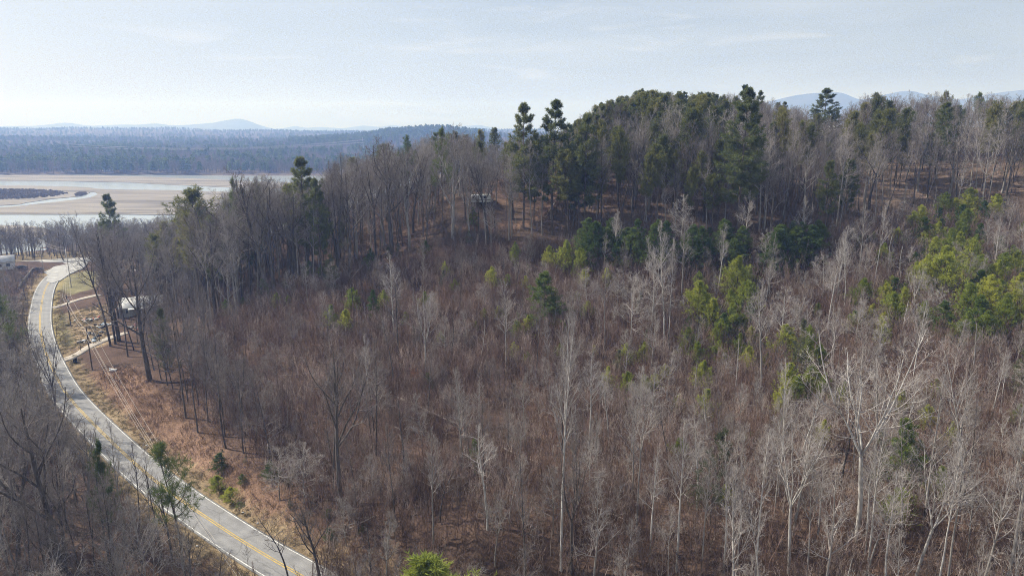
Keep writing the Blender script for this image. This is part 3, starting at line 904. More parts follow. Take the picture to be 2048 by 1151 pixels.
def flat_poly(name, pxs, z, material, thick=0.4, jitter=0.0):
    """a low bank given by its shoreline, extruded downward"""
    line = np.array([on_plane(a, b_, z)[:2] for a, b_ in pxs])
    line = spline(np.vstack([line, line[:1]]), 14)[:-1]
    line = line + jitter * np.stack([fbm(line[:, 0] / 30, line[:, 1] / 30), fbm(line[:, 0] / 30 + 50, line[:, 1] / 30)], -1)
    nn = len(line)
    top = [tuple((*p, z)) for p in line]
    bot = [tuple((*p, z - thick)) for p in line]
    faces = [tuple(range(nn))] + [(i, nn + i, nn + (i + 1) % nn, (i + 1) % nn) for i in range(nn)]
    me = bpy.data.meshes.new(name)
    me.from_pydata(top + bot, [], faces)
    me.materials.append(material)
    me.update()
    return me

structure('mudflat', flat_poly('mudflat', [(-500, 340), (-250, 349), (0, 349.5), (200, 351), (340, 355), (440, 359), (560, 364), (700, 366), (700, 376), (560, 376.5), (460, 374.5), (375, 370.5), (325, 368.5), (260, 364.8), (170, 363.2), (110, 361.2), (0, 361.5), (-250, 361), (-500, 360)], -4.7, M['mud'], 1.0, 6))
structure('mudflat', flat_poly('mudflat', [(-400, 372), (0, 371), (80, 371.8), (165, 374), (218, 378.5), (350, 380), (460, 383.5), (560, 386), (640, 390), (600, 415), (420, 428), (200, 428), (0, 428), (-300, 428), (-300, 421),
          (0, 414.3), (43, 410.8), (87, 406), (152, 399), (185, 393), (195.5, 387.6), (191, 384.3), (180, 383.9), (174, 387.6), (156, 392.5), (104, 397.3), (52, 405), (0, 410.4), (-300, 416)], -4.65, M['mud'], 1.0, 3))
structure('mudflat', flat_poly('mudflat', [(-200, 452), (0, 450), (45, 450), (85, 455), (108, 463), (96, 470), (40, 476), (-200, 482)], -4.7, M['mud'], 1.0, 2))
M['reeds'] = noisy('brown_marsh_growth', (0.15, 0.12, 0.105), (0.27, 0.22, 0.19), 0.12, stretch=(1, 0.4, 1))

def marsh(pxs, nm, hgt):
    poly = np.array([on_plane(a, b_, -4.6)[:2] for a, b_ in pxs])
    g = np.random.default_rng(len(pxs))
    lo, hi = poly.min(0), poly.max(0)
    pts = g.uniform(lo, hi, (9000, 2))
    pts = pts[in_poly(pts[:, 0], pts[:, 1], [tuple(p) for p in poly])][:3200]
    C = np.concatenate([pts, np.full((len(pts), 1), -4.66)], 1)
    bl = [tufts(g, C, np.tile([0, 0, 1.0], (len(C), 1)), hgt, 4, 0.45, 0.35)]
    return tag(link(nm, make_mesh(nm, bl, [M['reeds']])), kind='stuff')
marsh([(-200, 380), (0, 379.3), (87, 380), (118, 383), (136, 387), (108, 392.5), (65, 396.5), (0, 399), (-200, 402)], 'marsh_reeds', 1.8)
marsh([(150, 388.5), (158, 385), (172, 385), (172, 388), (162, 391), (152, 392)], 'marsh_reeds', 1.0)

# ------------------------------------------------------------------ far mountains
M['mountain'] = noisy('wooded_mountain', (0.05, 0.06, 0.045), (0.10, 0.095, 0.08), 0.01, detail=8)
def mountain(name, prof, Y, depth):
    px = np.array([p[0] for p in prof], float); py = np.array([p[1] for p in prof], float)
    x = np.linspace(px[0], px[-1], 160)
    y = np.interp(x, px, py)
    for _ in range(2):
        y = np.convolve(np.pad(y, 1, mode='edge'), [0.25, 0.5, 0.25], 'valid')
    X = (x - 1024) / FPX * Y * 1.02
    Z = np.array([top_z(Y, yy) for yy in y]) + 8 * fbm(X / 60, X * 0 + Y)
    rows = []
    for k, (dy, s) in enumerate([(-depth, 0.0), (-depth * 0.6, 0.35), (-depth * 0.28, 0.74), (0, 1.0), (depth * 0.5, 0.5), (depth, 0.0)]):
        wob = (depth * 0.12) * fbm(X / 150 + k * 7, X * 0 + k) * (0 if s == 1 else 1)
        rows.append(np.stack([X, Y + dy + wob, np.where(s == 1, Z, -10 + (Z + 10) * s + 18 * (s > 0) * fbm(X / 90, X * 0 + k * 3.3))], -1))
    V = np.stack(rows, 1)
    nn, w, _ = V.shape
    ii = (np.arange(nn - 1)[:, None] * w + np.arange(w - 1)[None]).ravel()
    me = make_mesh(name, [(V.reshape(-1, 3), np.stack([ii, ii + 1, ii + w + 1, ii + w], -1), 0)], [M['mountain']])
    return structure(name, me)
mountain('mountain', [(-200, 258), (-60, 252), (20, 254), (60, 252), (110, 252), (145, 248), (172, 245), (200, 249), (220, 252), (250, 250), (285, 249), (300, 250), (325, 248), (350, 247), (375, 251), (430, 248), (460, 245),
          (480, 240), (500, 237), (515, 239), (535, 247), (560, 256), (600, 262), (680, 266)], 7600, 700)
mountain('mountain', [(540, 262), (590, 256), (610, 252), (630, 256), (660, 254), (700, 257), (740, 251), (770, 254), (800, 250), (830, 256), (870, 257), (930, 252), (960, 250), (1000, 258), (1100, 262)], 9000, 500)
mountain('mountain', [(1330, 262), (1420, 235), (1480, 212), (1530, 198), (1560, 190), (1590, 187), (1625, 184), (1650, 186), (1680, 200), (1720, 192), (1750, 184), (1780, 182), (1810, 190), (1870, 200), (1940, 186), (2000, 178), (2040, 177), (2120, 185), (2300, 215), (2500, 262)], 5600, 900)

# ================================================================== STUFF SCATTERED WITH GEOMETRY NODES
def scatter(name, pts, scl, rot, idx, variants):
    """one object of kind stuff: plants standing at pts, picked from variants"""
    col = bpy.data.collections.new(name + '_kinds')
    for k, me in enumerate(variants):
        col.objects.link(bpy.data.objects.new(f'{name}_{k:02d}', me))
    me = bpy.data.meshes.new(name)
    me.vertices.add(len(pts))
    me.vertices.foreach_set('co', np.asarray(pts, np.float32).ravel())
    a = me.attributes.new('scl', 'FLOAT_VECTOR', 'POINT'); a.data.foreach_set('vector', np.asarray(scl, np.float32).ravel())
    a = me.attributes.new('rot', 'FLOAT_VECTOR', 'POINT'); a.data.foreach_set('vector', np.asarray(rot, np.float32).ravel())
    a = me.attributes.new('idx', 'INT', 'POINT'); a.data.foreach_set('value', np.asarray(idx, np.int32))
    me.update()
    o = tag(link(name, me), kind='stuff')
    ng = bpy.data.node_groups.new(name, 'GeometryNodeTree')
    ng.interface.new_socket('Geometry', in_out='INPUT', socket_type='NodeSocketGeometry')
    ng.interface.new_socket('Geometry', in_out='OUTPUT', socket_type='NodeSocketGeometry')
    N, L = ng.nodes, ng.links
    gi, go = N.new('NodeGroupInput'), N.new('NodeGroupOutput')
    ci = N.new('GeometryNodeCollectionInfo')
    ci.inputs['Collection'].default_value = col
    ci.inputs['Separate Children'].default_value = True
    ci.inputs['Reset Children'].default_value = True
    ip = N.new('GeometryNodeInstanceOnPoints')
    ip.inputs['Pick Instance'].default_value = True
    def att(nm, ty):
        q = N.new('GeometryNodeInputNamedAttribute'); q.data_type = ty
        q.inputs['Name'].default_value = nm
        return q.outputs['Attribute']
    L.new(gi.outputs[0], ip.inputs['Points'])
    L.new(ci.outputs['Instances'], ip.inputs['Instance'])
    L.new(att('idx', 'INT'), ip.inputs['Instance Index'])
    er = N.new('FunctionNodeEulerToRotation')
    L.new(att('rot', 'FLOAT_VECTOR'), er.inputs[0])
    L.new(er.outputs[0], ip.inputs['Rotation'])
    L.new(att('scl', 'FLOAT_VECTOR'), ip.inputs['Scale'])
    L.new(ip.outputs['Instances'], go.inputs[0])
    md = o.modifiers.new('scatter', 'NODES')
    md.node_group = ng
    return o

def scatter_random(name, X, Y, variants, s0, s1, lean=0.06, z=0.0, seed=1, Z=None):
    g = np.random.default_rng(seed)
    n_ = len(X)
    Z = height(X, Y) + z if Z is None else Z
    s = g.uniform(s0, s1, n_)
    scl = np.stack([s * g.uniform(0.85, 1.2, n_), s * g.uniform(0.85, 1.2, n_), s], -1)
    rot = np.stack([g.normal(0, lean, n_), g.normal(0, lean, n_), g.random(n_) * 6.28], -1)
    return scatter(name, np.stack([X, Y, Z], -1), scl, rot, g.integers(0, len(variants), n_), variants)

def joined(tm, cm):
    """a single mesh of trunk and crown, for mass planting"""
    bl, ms = [], []
    for me in (tm, cm):
        nv_ = len(me.vertices)
        v = np.empty(nv_ * 3, np.float32); me.vertices.foreach_get('co', v)
        npol = len(me.polygons)
        tot = np.empty(npol, np.int32); me.polygons.foreach_get('loop_total', tot)
        st = np.empty(npol, np.int32); me.polygons.foreach_get('loop_start', st)
        mi_ = np.empty(npol, np.int32); me.polygons.foreach_get('material_index', mi_)
        lv = np.empty(len(me.loops), np.int32); me.loops.foreach_get('vertex_index', lv)
        v = v.reshape(-1, 3)
        for w in (3, 4):
            for m_ in np.unique(mi_):
                k = (tot == w) & (mi_ == m_)
                if k.any():
                    f = lv[st[k][:, None] + np.arange(w)[None]]
                    used, inv = np.unique(f, return_inverse=True)
                    bl.append((v[used], inv.reshape(f.shape), len(ms) + int(m_)))
        ms += list(me.materials)
    return make_mesh('mass_tree', bl, ms)

# ================================================================== TREES
_kit = {}
N_VAR = {'slender': 5, 'pole': 5, 'oak': 3, 'vase': 3, 'layered': 4, 'snag': 2, 'crooked': 2, 'sapling': 3,
         'white': 4, 'hill': 4, 'young': 4, 'dark': 3, 'cedar': 3, 'loblolly': 3}
CONIFERS = ('white', 'hill', 'young', 'dark', 'cedar', 'loblolly')
def kit(kind, tone, v):
    key = (kind, tone, v)
    if key not in _kit:
        sd = (sum(ord(c) for c in kind + (tone or '')) * 31 + v * 7) % 100000
        _kit[key] = conifer(sd, kind) if kind in CONIFERS else bare_tree(sd, kind, tone)
    return _kit[key]

KIND_NAME = {'young': 'young_pine', 'dark': 'dark_evergreen', 'cedar': 'cedar_tree', 'white': 'pine_tree', 'hill': 'pine_tree', 'loblolly': 'pine_tree', 'sapling': 'sapling'}
KIND_CAT = {'young': 'young pine', 'dark': 'evergreen', 'cedar': 'cedar', 'white': 'pine tree', 'hill': 'pine tree', 'loblolly': 'pine tree', 'sapling': 'sapling'}
tg = np.random.default_rng(77)
n_placed = {}
def plant(kind, tone, pos, h, label, group=None, lean=(0, 0), wide=1.0, rot=None, v=None):
    v = int(tg.integers(0, N_VAR[kind])) if v is None else v
    tm, cm, H = kit(kind, tone, v)
    s = h / H
    e = empty(KIND_NAME.get(kind, 'bare_tree'), (pos[0], pos[1], pos[2] - 0.15))
    e.rotation_euler = (lean[1], lean[0], tg.random() * 6.28 if rot is None else rot)
    w = s * wide * tg.uniform(0.92, 1.1)
    e.scale = (w, w, s)
    link('trunk', tm, e)
    link('crown', cm, e)
    tag(e, label, KIND_CAT.get(kind, 'tree'), group)
    n_placed[e.name.split('.')[0]] = n_placed.get(e.name.split('.')[0], 0) + 1
    return e

taken = []                                           # plan positions of planted trees
def at_px(kind, tone, bx, by, ty, label, **kw):
    p = ground_at(bx, by)
    h = max(top_z(p[1], ty) - p[2], 1.2)
    taken.append((p[0], p[1]))
    return plant(kind, tone, p, h, label, **kw)

def at_depth(kind, tone, px, ty, Y, label, **kw):
    """a tree whose foot is hidden: its distance is given"""
    w = top_z(Y, ty) - CAM_Z
    X = (px - 1024) / FPX * (Y * CP - w * SP)
    z = h1(X, Y)
    taken.append((X, Y))
    return plant(kind, tone, (X, Y, z), max(top_z(Y, ty) - z, 2.0), label, **kw)

HAND = [
    # left of the road
    ('loblolly', None, 36, 772, 582, 'dark clumpy pine rising beside the road bend at the left edge', {}),
    ('loblolly', None, 236, 1168, 868, 'dark stemmed pine with a small green tuft leaning over the road edge line', {'wide': .42}),
    ('loblolly', None, 371, 1158, 860, 'tall dark pine with open one-sided boughs standing against the road', {'lean': (0.10, 0)}),
    ('vase', 'dark', 121, 868, 640, 'small forked bare tree at the road edge below the gravel driveway', {'wide': .8}),
    ('slender', 'grey', 250, 1095, 835, 'grey bare tree seen against the road above the pine with the green tuft', {'wide': .8}),
    ('slender', 'dark', 283, 1075, 880, 'thin dark bare tree crossing the yellow road line, left of the broken snag', {'wide': .7}),
    ('slender', 'grey', 302, 1062, 878, 'thin grey double-stemmed looking tree just left of the broken snag', {'wide': .7}),
    ('oak', 'dark', 345, 1125, 930, 'bushy dark bare tree between broken snag and one-sided pine', {'wide': .7}),
    ('crooked', 'dark', 578, 1172, 1028, 'crooked black bare treetop in front of the yellow line, bottom edge', {'lean': (-0.08, 0)}),
    ('oak', 'dark', 641, 1178, 985, 'wide forked bare tree between road and wires at the bottom edge', {}),
    ('sapling', 'dark', 497, 1142, 1085, 'small bare sapling on the grass at the near road edge line', {}),
    ('oak', 'dark', 130, 1175, 760, 'large dark tree with a leaning trunk in the bottom left corner wood', {'lean': (-.05, 0)}),
    ('slender', 'dark', 225, 1160, 900, 'dark bare tree just left of the green tufted roadside pine', {}),
    # right of the road
    ('oak', 'dark', 300, 762, 478, 'tall dark forked tree on the red bank beside the white roofed house', {}),
    ('slender', 'dark', 221, 692, 443, 'first dark trunk of the tall clump at the driveway end', {}),
    ('slender', 'dark', 231, 688, 455, 'middle dark trunk of the tall clump at the driveway end', {}),
    ('oak', 'dark', 238, 682, 440, 'widest crowned tree of the tall clump at the driveway end', {}),
    ('pole', 'dark', 256, 714, 500, 'slim dark tree behind the brush pile with the white sheet', {}),
    ('pole', 'dark', 268, 700, 520, 'slim leaning tree just right of the brush pile', {'lean': (-.12, 0)}),
    ('cedar', None, 335, 772, 612, 'yellow-green cedar hanging beside the tall forked tree', {'wide': .75}),
    ('slender', 'dark', 372, 838, 560, 'straight dark tree on the bank edge right of the yellow-green cedar', {'wide': .8}),
    ('pole', 'dark', 396, 868, 640, 'thin dark tree on the bank edge before the leaning trunk', {}),
    ('pole', 'dark', 452, 897, 690, 'bare black trunk leaning left at the edge of the clearing', {'lean': (-.16, 0)}),
    ('vase', 'dark', 492, 876, 688, 'dark vase-shaped tree with many upright leaders in the brown clearing', {'wide': .9}),
    ('pole', 'dark', 518, 850, 705, 'thin dark stem right beside the vase-shaped dark tree', {}),
    ('slender', 'dark', 668, 990, 700, 'dark tall tree, first of the close pair above the wires', {'wide': .9}),
    ('oak', 'dark', 682, 1012, 672, 'thickest dark trunk of the close pair above the wires', {'wide': .75}),
    ('pole', 'dark', 712, 1010, 860, 'thin stem right of the close pair above the wires', {}),
    ('slender', 'dark', 745, 905, 690, 'straight black tree, one of two side by side in the mid clearing', {'wide': .6}),
    ('slender', 'dark', 753, 912, 670, 'taller of two straight black trees side by side in the mid clearing', {'wide': .7}),
    ('layered', 'grey', 560, 1000, 890, 'low grey tree with drooping fan of twigs above the road bank', {'wide': 1.5}),
    ('layered', 'grey', 610, 1010, 880, 'grey twiggy tree right of the drooping fan above the road bank', {'wide': 1.3}),
    ('vase', 'pale', 852, 768, 572, 'pale forked tree with white twigs in the middle of the clearing', {'wide': .8}),
    ('slender', 'pale', 738, 800, 668, 'pale twiggy crown just above the two straight black trees', {'wide': .9}),
    ('slender', 'dark', 790, 1040, 850, 'dark tree with pale twigs near the curved trunk', {'wide': .8}),
    ('crooked', 'dark', 880, 1050, 920, 'dark trunk curving left in the lower clearing', {'lean': (-.15, 0)}),
    ('slender', 'grey', 868, 1110, 850, 'grey bare tree behind the bright green pine top', {'wide': .8}),
    ('crooked', 'pale', 975, 1060, 850, 'pale bare tree with one long limb curving up to the right', {}),
    ('vase', 'grey', 990, 1140, 985, 'low pale tree with spreading limbs at the bottom edge', {'wide': 1.2}),
    ('vase', 'dark', 1142, 1152, 892, 'black trunk splitting into a wide Y at the bottom edge', {'wide': 1.1}),
    ('slender', 'pale', 1122, 1150, 628, 'very tall pale trunk rising from the bottom edge below the round pine', {'wide': .6}),
    ('slender', 'pale', 1129, 890, 622, 'pale slim trunk close behind the very tall pale one', {'wide': .7}),
    ('slender', 'pale', 1178, 905, 690, 'pale bare tree left of the two bright young pines', {'wide': 1.0}),
    ('snag', 'pale', 962, 730, 640, 'white dead stem with short limbs in the brown clearing', {'wide': .8}),
    ('slender', 'grey', 920, 930, 760, 'thin bending grey tree beside the small dark green pine', {'wide': .6}),
    ('slender', 'pale', 1328, 705, 440, 'tall white trunk, thicker of the twin trunks before the dark pine row', {'wide': .7}),
    ('slender', 'pale', 1336, 700, 470, 'tall white trunk, thinner of the twin trunks before the dark pine row', {'wide': .42}),
    ('slender', 'pale', 1434, 605, 442, 'white bare tree with arching limbs before the dark pine row', {'wide': .8}),
    ('layered', 'pale', 1262, 690, 535, 'whitish tree with hanging tangled twigs left of the twin trunks', {'wide': 1.1}),
    ('layered', 'pale', 1302, 660, 500, 'whitish round-crowned tree just left of the twin trunks', {'wide': .9}),
    ('layered', 'pale', 1360, 500, 385, 'pale bare tree in front of the shadowed hill woods', {'wide': .8}),
    ('layered', 'pale', 1525, 555, 455, 'pinkish white small tree in the gap of the dark pine row', {'wide': .9}),
    ('layered', 'pale', 1555, 700, 570, 'pale cloudy bare tree right of the tallest young pine', {'wide': 1.2}),
    ('layered', 'pale', 1590, 690, 590, 'pale tree with level twigs beside the broken dark stub', {'wide': 1.1}),
    ('layered', 'pale', 1645, 612, 505, 'shortest of the three white layered trees at the hollow', {'wide': 1.1}),
    ('slender', 'pale', 1673, 605, 445, 'tallest of the three white layered trees at the hollow', {'wide': 1.0}),
    ('slender', 'pale', 1688, 625, 460, 'third white tree at the hollow, next to the bright pines', {'wide': .9}),
    ('pole', 'pale', 1745, 590, 395, 'long white pole-like trunk leaning slightly right above bright pines', {'lean': (.04, 0), 'wide': .6}),
    ('vase', 'pale', 1820, 645, 522, 'white forked tree in front of the biggest bright pine', {'wide': .9}),
    ('layered', 'pale', 1872, 655, 572, 'flat-topped white tree among the bright pines', {'wide': 1.2}),
    ('slender', 'pale', 1903, 602, 512, 'white tree with upswept limbs behind the flat-topped one', {'wide': .9}),
    ('slender', 'pale', 1955, 595, 505, 'white bare tree right of the biggest bright pine', {'wide': .8}),
    ('slender', 'pale', 1985, 560, 428, 'tall pale tree above the bright pines near the right edge', {'wide': .9}),
    ('vase', 'pale', 1712, 1088, 648, 'big white tree with thick trunk and wide forked crown', {'wide': 1.15}),
    ('slender', 'pale', 1352, 1152, 830, 'straight white trunk right of the black Y tree', {'wide': .8}),
    ('slender', 'grey', 1402, 1155, 890, 'slim grey trunk between two white ones at the bottom', {'wide': .7}),
    ('slender', 'pale', 1446, 1158, 868, 'slim white trunk beside the grey-green cedar at the bottom', {'wide': .7}),
    ('slender', 'grey', 1472, 1155, 905, 'thin grey trunk behind the grey-green cedar', {'wide': .7}),
    ('slender', 'pale', 1510, 1158, 840, 'white trunk halfway between cedar and the twin forked tree', {'wide': .8}),
    ('vase', 'pale', 1576, 1150, 822, 'white tree with steep twin forks, left of the big white tree', {'wide': .9}),
    ('slender', 'grey', 1614, 1155, 885, 'leaning grey trunk between twin forked tree and big white tree', {'lean': (.08, 0), 'wide': .7}),
    ('slender', 'pale', 1732, 1160, 838, 'white trunk just right of the big white tree', {'wide': .8}),
    ('vase', 'pale', 1830, 1165, 885, 'white tree with long limbs sweeping right near the corner', {'lean': (.06, 0), 'wide': 1.1}),
    ('slender', 'pale', 1982, 838, 688, 'white trunk pair member nearest the corner above the mixed scrub', {'wide': .8}),
    ('slender', 'pale', 1998, 832, 700, 'white trunk touching the right edge scrub, thinner one', {'wide': .8}),
    ('slender', 'pale', 2022, 1010, 825, 'pale tree with slanting limbs at the right edge', {'wide': .9}),
    ('snag', 'dark', 1626, 664, 592, 'broken black stub standing in the brown thicket', {'wide': .7}),
    ('snag', 'dark', 324, 1125, 952, 'broken brown snag standing against the road', {'wide': .6}),
    # twiggy trees in front of the white building
    ('oak', 'grey', 8, 592, 520, 'low bare tree in front of the white building, at the very edge', {}),
    ('layered', 'dark', 34, 584, 528, 'small dark tree below the parked cars', {}),
    ('oak', 'dark', 52, 602, 545, 'small bare tree between retaining wall and road', {'wide': .8}),
    ('slender', 'grey', 22, 612, 530, 'slim grey tree between the white building and the road', {}),
    # left side of the road bend
    ('oak', 'grey', 30, 735, 590, 'grey bare tree rising beside the dark clumpy pine at the edge', {}),
    ('slender', 'dark', 50, 745, 612, 'dark bare tree before the road bend, next to the clumpy pine', {}),
    ('oak', 'dark', 66, 775, 640, 'broad dark bare tree screening the narrow part of the road', {}),
    ('slender', 'grey', 84, 800, 668, 'slender grey tree on the near side of the narrow road', {}),
    ('vase', 'dark', 60, 690, 585, 'forked dark tree hiding the far side of the road bend', {'wide': .9}),
    ('pole', 'grey', 14, 690, 560, 'thin grey tree at the very edge behind the clumpy pine', {}),
    # low green growth on the bank beside the road
    ('young', None, 438, 985, 948, 'low green bush on the bank beside the road, uppermost of three', {'wide': 1.7}),
    ('young', None, 462, 1008, 972, 'low green bush on the bank beside the road, middle of three', {'wide': 1.7}),
    ('loblolly', None, 480, 1030, 1000, 'low green bush on the bank beside the road, lowest of three', {'wide': 2.0}),
    # big bare crowns against the far shore
    ('oak', 'dark', 522, 580, 328, 'broad dark crown standing over the lake, right of the narrow pine', {'wide': 1.15}),
    ('oak', 'dark', 550, 590, 352, 'dark crown between the narrow pine and the tall upswept pine', {}),
    ('slender', 'dark', 676, 548, 300, 'tall dark tree over the shoreline right of the upswept pine', {}),
    ('oak', 'dark', 700, 540, 306, 'broad dark crown over the shoreline right of the upswept pine', {}),
    ('oak', 'dark', 784, 508, 266, 'great dark oak with limbs fanned against the blue hills', {'wide': 1.2}),
    ('vase', 'dark', 752, 515, 285, 'fan-shaped dark tree left of the great oak', {}),
    ('oak', 'grey', 905, 480, 242, 'grey rounded crown beside the slim tall pine', {}),
    ('oak', 'dark', 432, 640, 398, 'dark crown below the broad flat-topped pine', {}),
    # before the camper
    ('pole', 'dark', 938, 452, 322, 'dark stem standing left of the camper', {'wide': .7}),
    ('pole', 'dark', 957, 462, 300, 'dark stem crossing the left end of the camper', {'wide': .7}),
    ('pole', 'grey', 972, 458, 310, 'grey stem crossing the middle of the camper', {'wide': .7}),
    ('slender', 'dark', 990, 470, 318, 'dark tree crossing the right end of the camper', {'wide': .7}),
    ('pole', 'dark', 1012, 462, 330, 'dark slim tree on the track edge right of the camper', {'wide': .7}),
    ('slender', 'grey', 1032, 458, 352, 'grey slim tree on the track edge nearer the great pines', {'wide': .7}),
    ('dark', None, 948, 452, 412, 'green bush at the left foot of the camper bank', {}),
    # lake shore
    ('oak', 'dark', 30, 524, 455, 'bare tree behind the white building by the lake', {'wide': .9}),
    ('slender', 'dark', 66, 518, 440, 'thin bare tree on the lake bank right of the white building', {'wide': 1.1}),
    ('slender', 'dark', 84, 518, 445, 'bent bare tree beside the roadside pole near the lake', {'wide': .9}),
    ('crooked', 'dark', 128, 522, 448, 'vine-wrapped crooked tree on the lake bank', {}),
    ('oak', 'grey', 150, 516, 420, 'open-crowned bare tree standing clear against the lake water', {'wide': .9}),
    # pines
    ('white', None, 236, 556, 384, 'lone pine with a blue-green top against the mudflats', {'wide': .95}),
    ('hill', None, 398, 596, 367, 'broad flat-topped pine standing before the lake', {'wide': 1.5}),
    ('hill', None, 330, 600, 462, 'lower drooping pine left of the broad flat-topped pine', {'wide': 1.1}),
    ('loblolly', None, 490, 560, 347, 'narrow pine with a small tufted head above the lake', {'wide': .5, 'lean': (-.06, 0)}),
    ('white', None, 617, 556, 308, 'tall pine with upswept boughs and yellow-green lower tufts', {'wide': 1.0}),
    ('white', None, 645, 560, 352, 'thin yellowish pine right of the tall upswept pine', {'wide': .7}),
    ('cedar', None, 690, 520, 388, 'pale yellow-green conifer in the bare woods', {'wide': .6}),
    ('loblolly', None, 886, 470, 246, 'slim tall pine among bare trees left of the camper', {'wide': .7}),
    ('white', None, 1047, 456, 200, 'left one of the two great pines over the clay track', {'wide': .9}),
    ('white', None, 1104, 470, 194, 'right one of the two great pines over the clay track', {'wide': .9}),
    ('white', None, 1068, 452, 262, 'lower pine squeezed between the two great pines', {'wide': .7}),
    ('white', None, 1168, 472, 222, 'great pine third from the clay track, darker and lower', {'wide': .9}),
    ('white', None, 1140, 440, 280, 'dark pine behind the parked car on the hill', {'wide': .9}),
    ('white', None, 1474, 482, 168, 'tall pine with yellow-green sides in the middle of the hill', {'wide': .9}),
    ('white', None, 1496, 440, 240, 'pine half hidden behind the yellow-green sided pine', {'wide': .8}),
    ('hill', None, 1388, 400, 262, 'round yellow-green pine top in the hill woods', {'wide': .8}),
    ('hill', None, 1286, 470, 300, 'olive slender pine rising over the dark pine row', {'wide': .7}),
    ('hill', None, 1240, 460, 250, 'olive pine beside the silvery bare crowns of the hill', {'wide': .7}),
    # conifers in the clearing
    ('dark', None, 1091, 650, 540, 'round-topped full green pine alone in the brown clearing', {'wide': 1.15}),
    ('young', None, 556, 622, 582, 'left one of two small green pines below the wood edge', {'wide': .9}),
    ('young', None, 578, 620, 586, 'right one of two small green pines below the wood edge', {'wide': .8}),
    ('cedar', None, 664, 590, 503, 'grey-green bushy conifer at the wood edge', {'wide': 1.1}),
    ('young', None, 666, 662, 605, 'dark green young pine, first of the cluster left of pale tree', {}),
    ('young', None, 693, 668, 615, 'brightest young pine of the cluster left of the pale tree', {}),
    ('young', None, 708, 632, 572, 'young pine behind the brightest one of its cluster', {}),
    ('dark', None, 748, 640, 576, 'darker pine at the right end of the small cluster', {'wide': .7}),
    ('dark', None, 858, 778, 742, 'small dark pine at the foot of the pale forked tree', {}),
    ('dark', None, 949, 945, 872, 'small dark green pine standing like a column in the clearing', {'wide': .6}),
    ('young', None, 985, 582, 530, 'young pine left of two smaller ones above the round-topped pine', {}),
    ('young', None, 1015, 582, 545, 'small young pine between two others above the round-topped pine', {}),
    ('young', None, 1050, 580, 548, 'tiny young pine next to the round-topped pine', {}),
    ('young', None, 1030, 540, 480, 'slim olive young pine below the clay track', {'wide': .7}),
    ('young', None, 1098, 545, 488, 'leftmost bright pine in front of the dark pine row', {}),
    ('young', None, 1130, 550, 476, 'tallest bright pine at the left end of the dark pine row', {}),
    ('young', None, 1158, 560, 492, 'bright pine at the right of the tall one by the dark row', {}),
    ('young', None, 1166, 580, 535, 'low bright pine before the dark row, left of two', {}),
    ('young', None, 1212, 578, 532, 'low bright pine before the dark row, right of two', {}),
    ('young', None, 1216, 790, 728, 'narrow one of two bright pines in mid clearing', {'wide': .8}),
    ('young', None, 1252, 806, 738, 'fuller one of two bright pines in mid clearing', {}),
    ('young', None, 1252, 735, 682, 'olive young pine just above the two bright ones', {}),
    ('young', None, 1288, 728, 680, 'olive young pine right of its twin above the bright pair', {}),
    ('young', None, 1328, 765, 724, 'small olive pine below the twin white trunks', {}),
    ('young', None, 1396, 650, 556, 'young pine tangled with a white bare tree', {}),
    ('young', None, 1424, 672, 592, 'low young pine below the white bare tree tangle', {}),
    ('young', None, 1472, 605, 508, 'tallest young pine of the column below the dark row', {}),
    ('young', None, 1488, 640, 555, 'second young pine of the column below the dark row', {}),
    ('young', None, 1478, 725, 662, 'lone young pine under the column below the dark row', {'wide': .8}),
    ('young', None, 1394, 742, 680, 'olive young pine under the white tangle', {}),
    ('cedar', None, 1588, 775, 632, 'tall grey-green conifer beside the broken black stub', {'wide': .8}),
    ('young', None, 1608, 750, 645, 'olive pine right of the tall grey-green conifer', {'wide': .7}),
    ('young', None, 1646, 812, 742, 'bright lime pine left of the big white crown', {'wide': .8}),
    ('young', None, 1562, 838, 770, 'bright pine in front of the tall grey-green conifer', {}),
    ('young', None, 1592, 820, 748, 'dim pine behind the bright one by the grey-green conifer', {}),
    ('young', None, 1880, 605, 486, 'biggest bright pine of the right slope', {'wide': 1.25}),
    ('young', None, 1848, 590, 505, 'bright pine on the left flank of the biggest one', {}),
    ('young', None, 1722, 620, 552, 'olive pine below the long leaning white pole', {'wide': 1.1}),
    ('young', None, 1768, 628, 562, 'bright pine below the long leaning white pole', {'wide': 1.1}),
    ('young', None, 1800, 630, 570, 'bright pine left of the white forked tree', {}),
    ('young', None, 1842, 668, 598, 'bright pine under the white forked tree', {}),
    ('young', None, 1926, 665, 560, 'bright pine behind the flat-topped white tree', {}),
    ('dark', None, 1948, 690, 585, 'darkest pine of the bright group on the right slope', {}),
    ('young', None, 1972, 650, 545, 'tall bright pine at the right end of the bright group', {}),
    ('young', None, 2030, 640, 565, 'bright pine at the right edge beside the bright group', {}),
    ('young', None, 1900, 695, 645, 'low bright pine at the front of the bright group', {}),
    ('young', None, 1960, 692, 652, 'low lime pine at the front right of the bright group', {}),
    ('young', None, 1800, 838, 775, 'slim upright young pine right of the big white crown', {'wide': .8}),
    ('young', None, 1850, 868, 805, 'olive pine with two heads right of the slim upright one', {}),
    ('young', None, 1896, 905, 838, 'leaning lime pine below the two-headed olive pine', {'wide': .8}),
    ('dark', None, 1800, 985, 830, 'dark green conifer behind slim white trunks near the corner', {'wide': .8}),
    ('cedar', None, 1760, 960, 850, 'grey-green conifer beside the big white trunk', {}),
    ('young', None, 1644, 900, 835, 'olive pine left of the big white trunk', {'wide': .7}),
    ('cedar', None, 1420, 1050, 855, 'grey-green feathery conifer among slim white trunks at the bottom', {'wide': .9}),
    ('cedar', None, 2030, 800, 690, 'grey-green conifer at the right edge', {}),
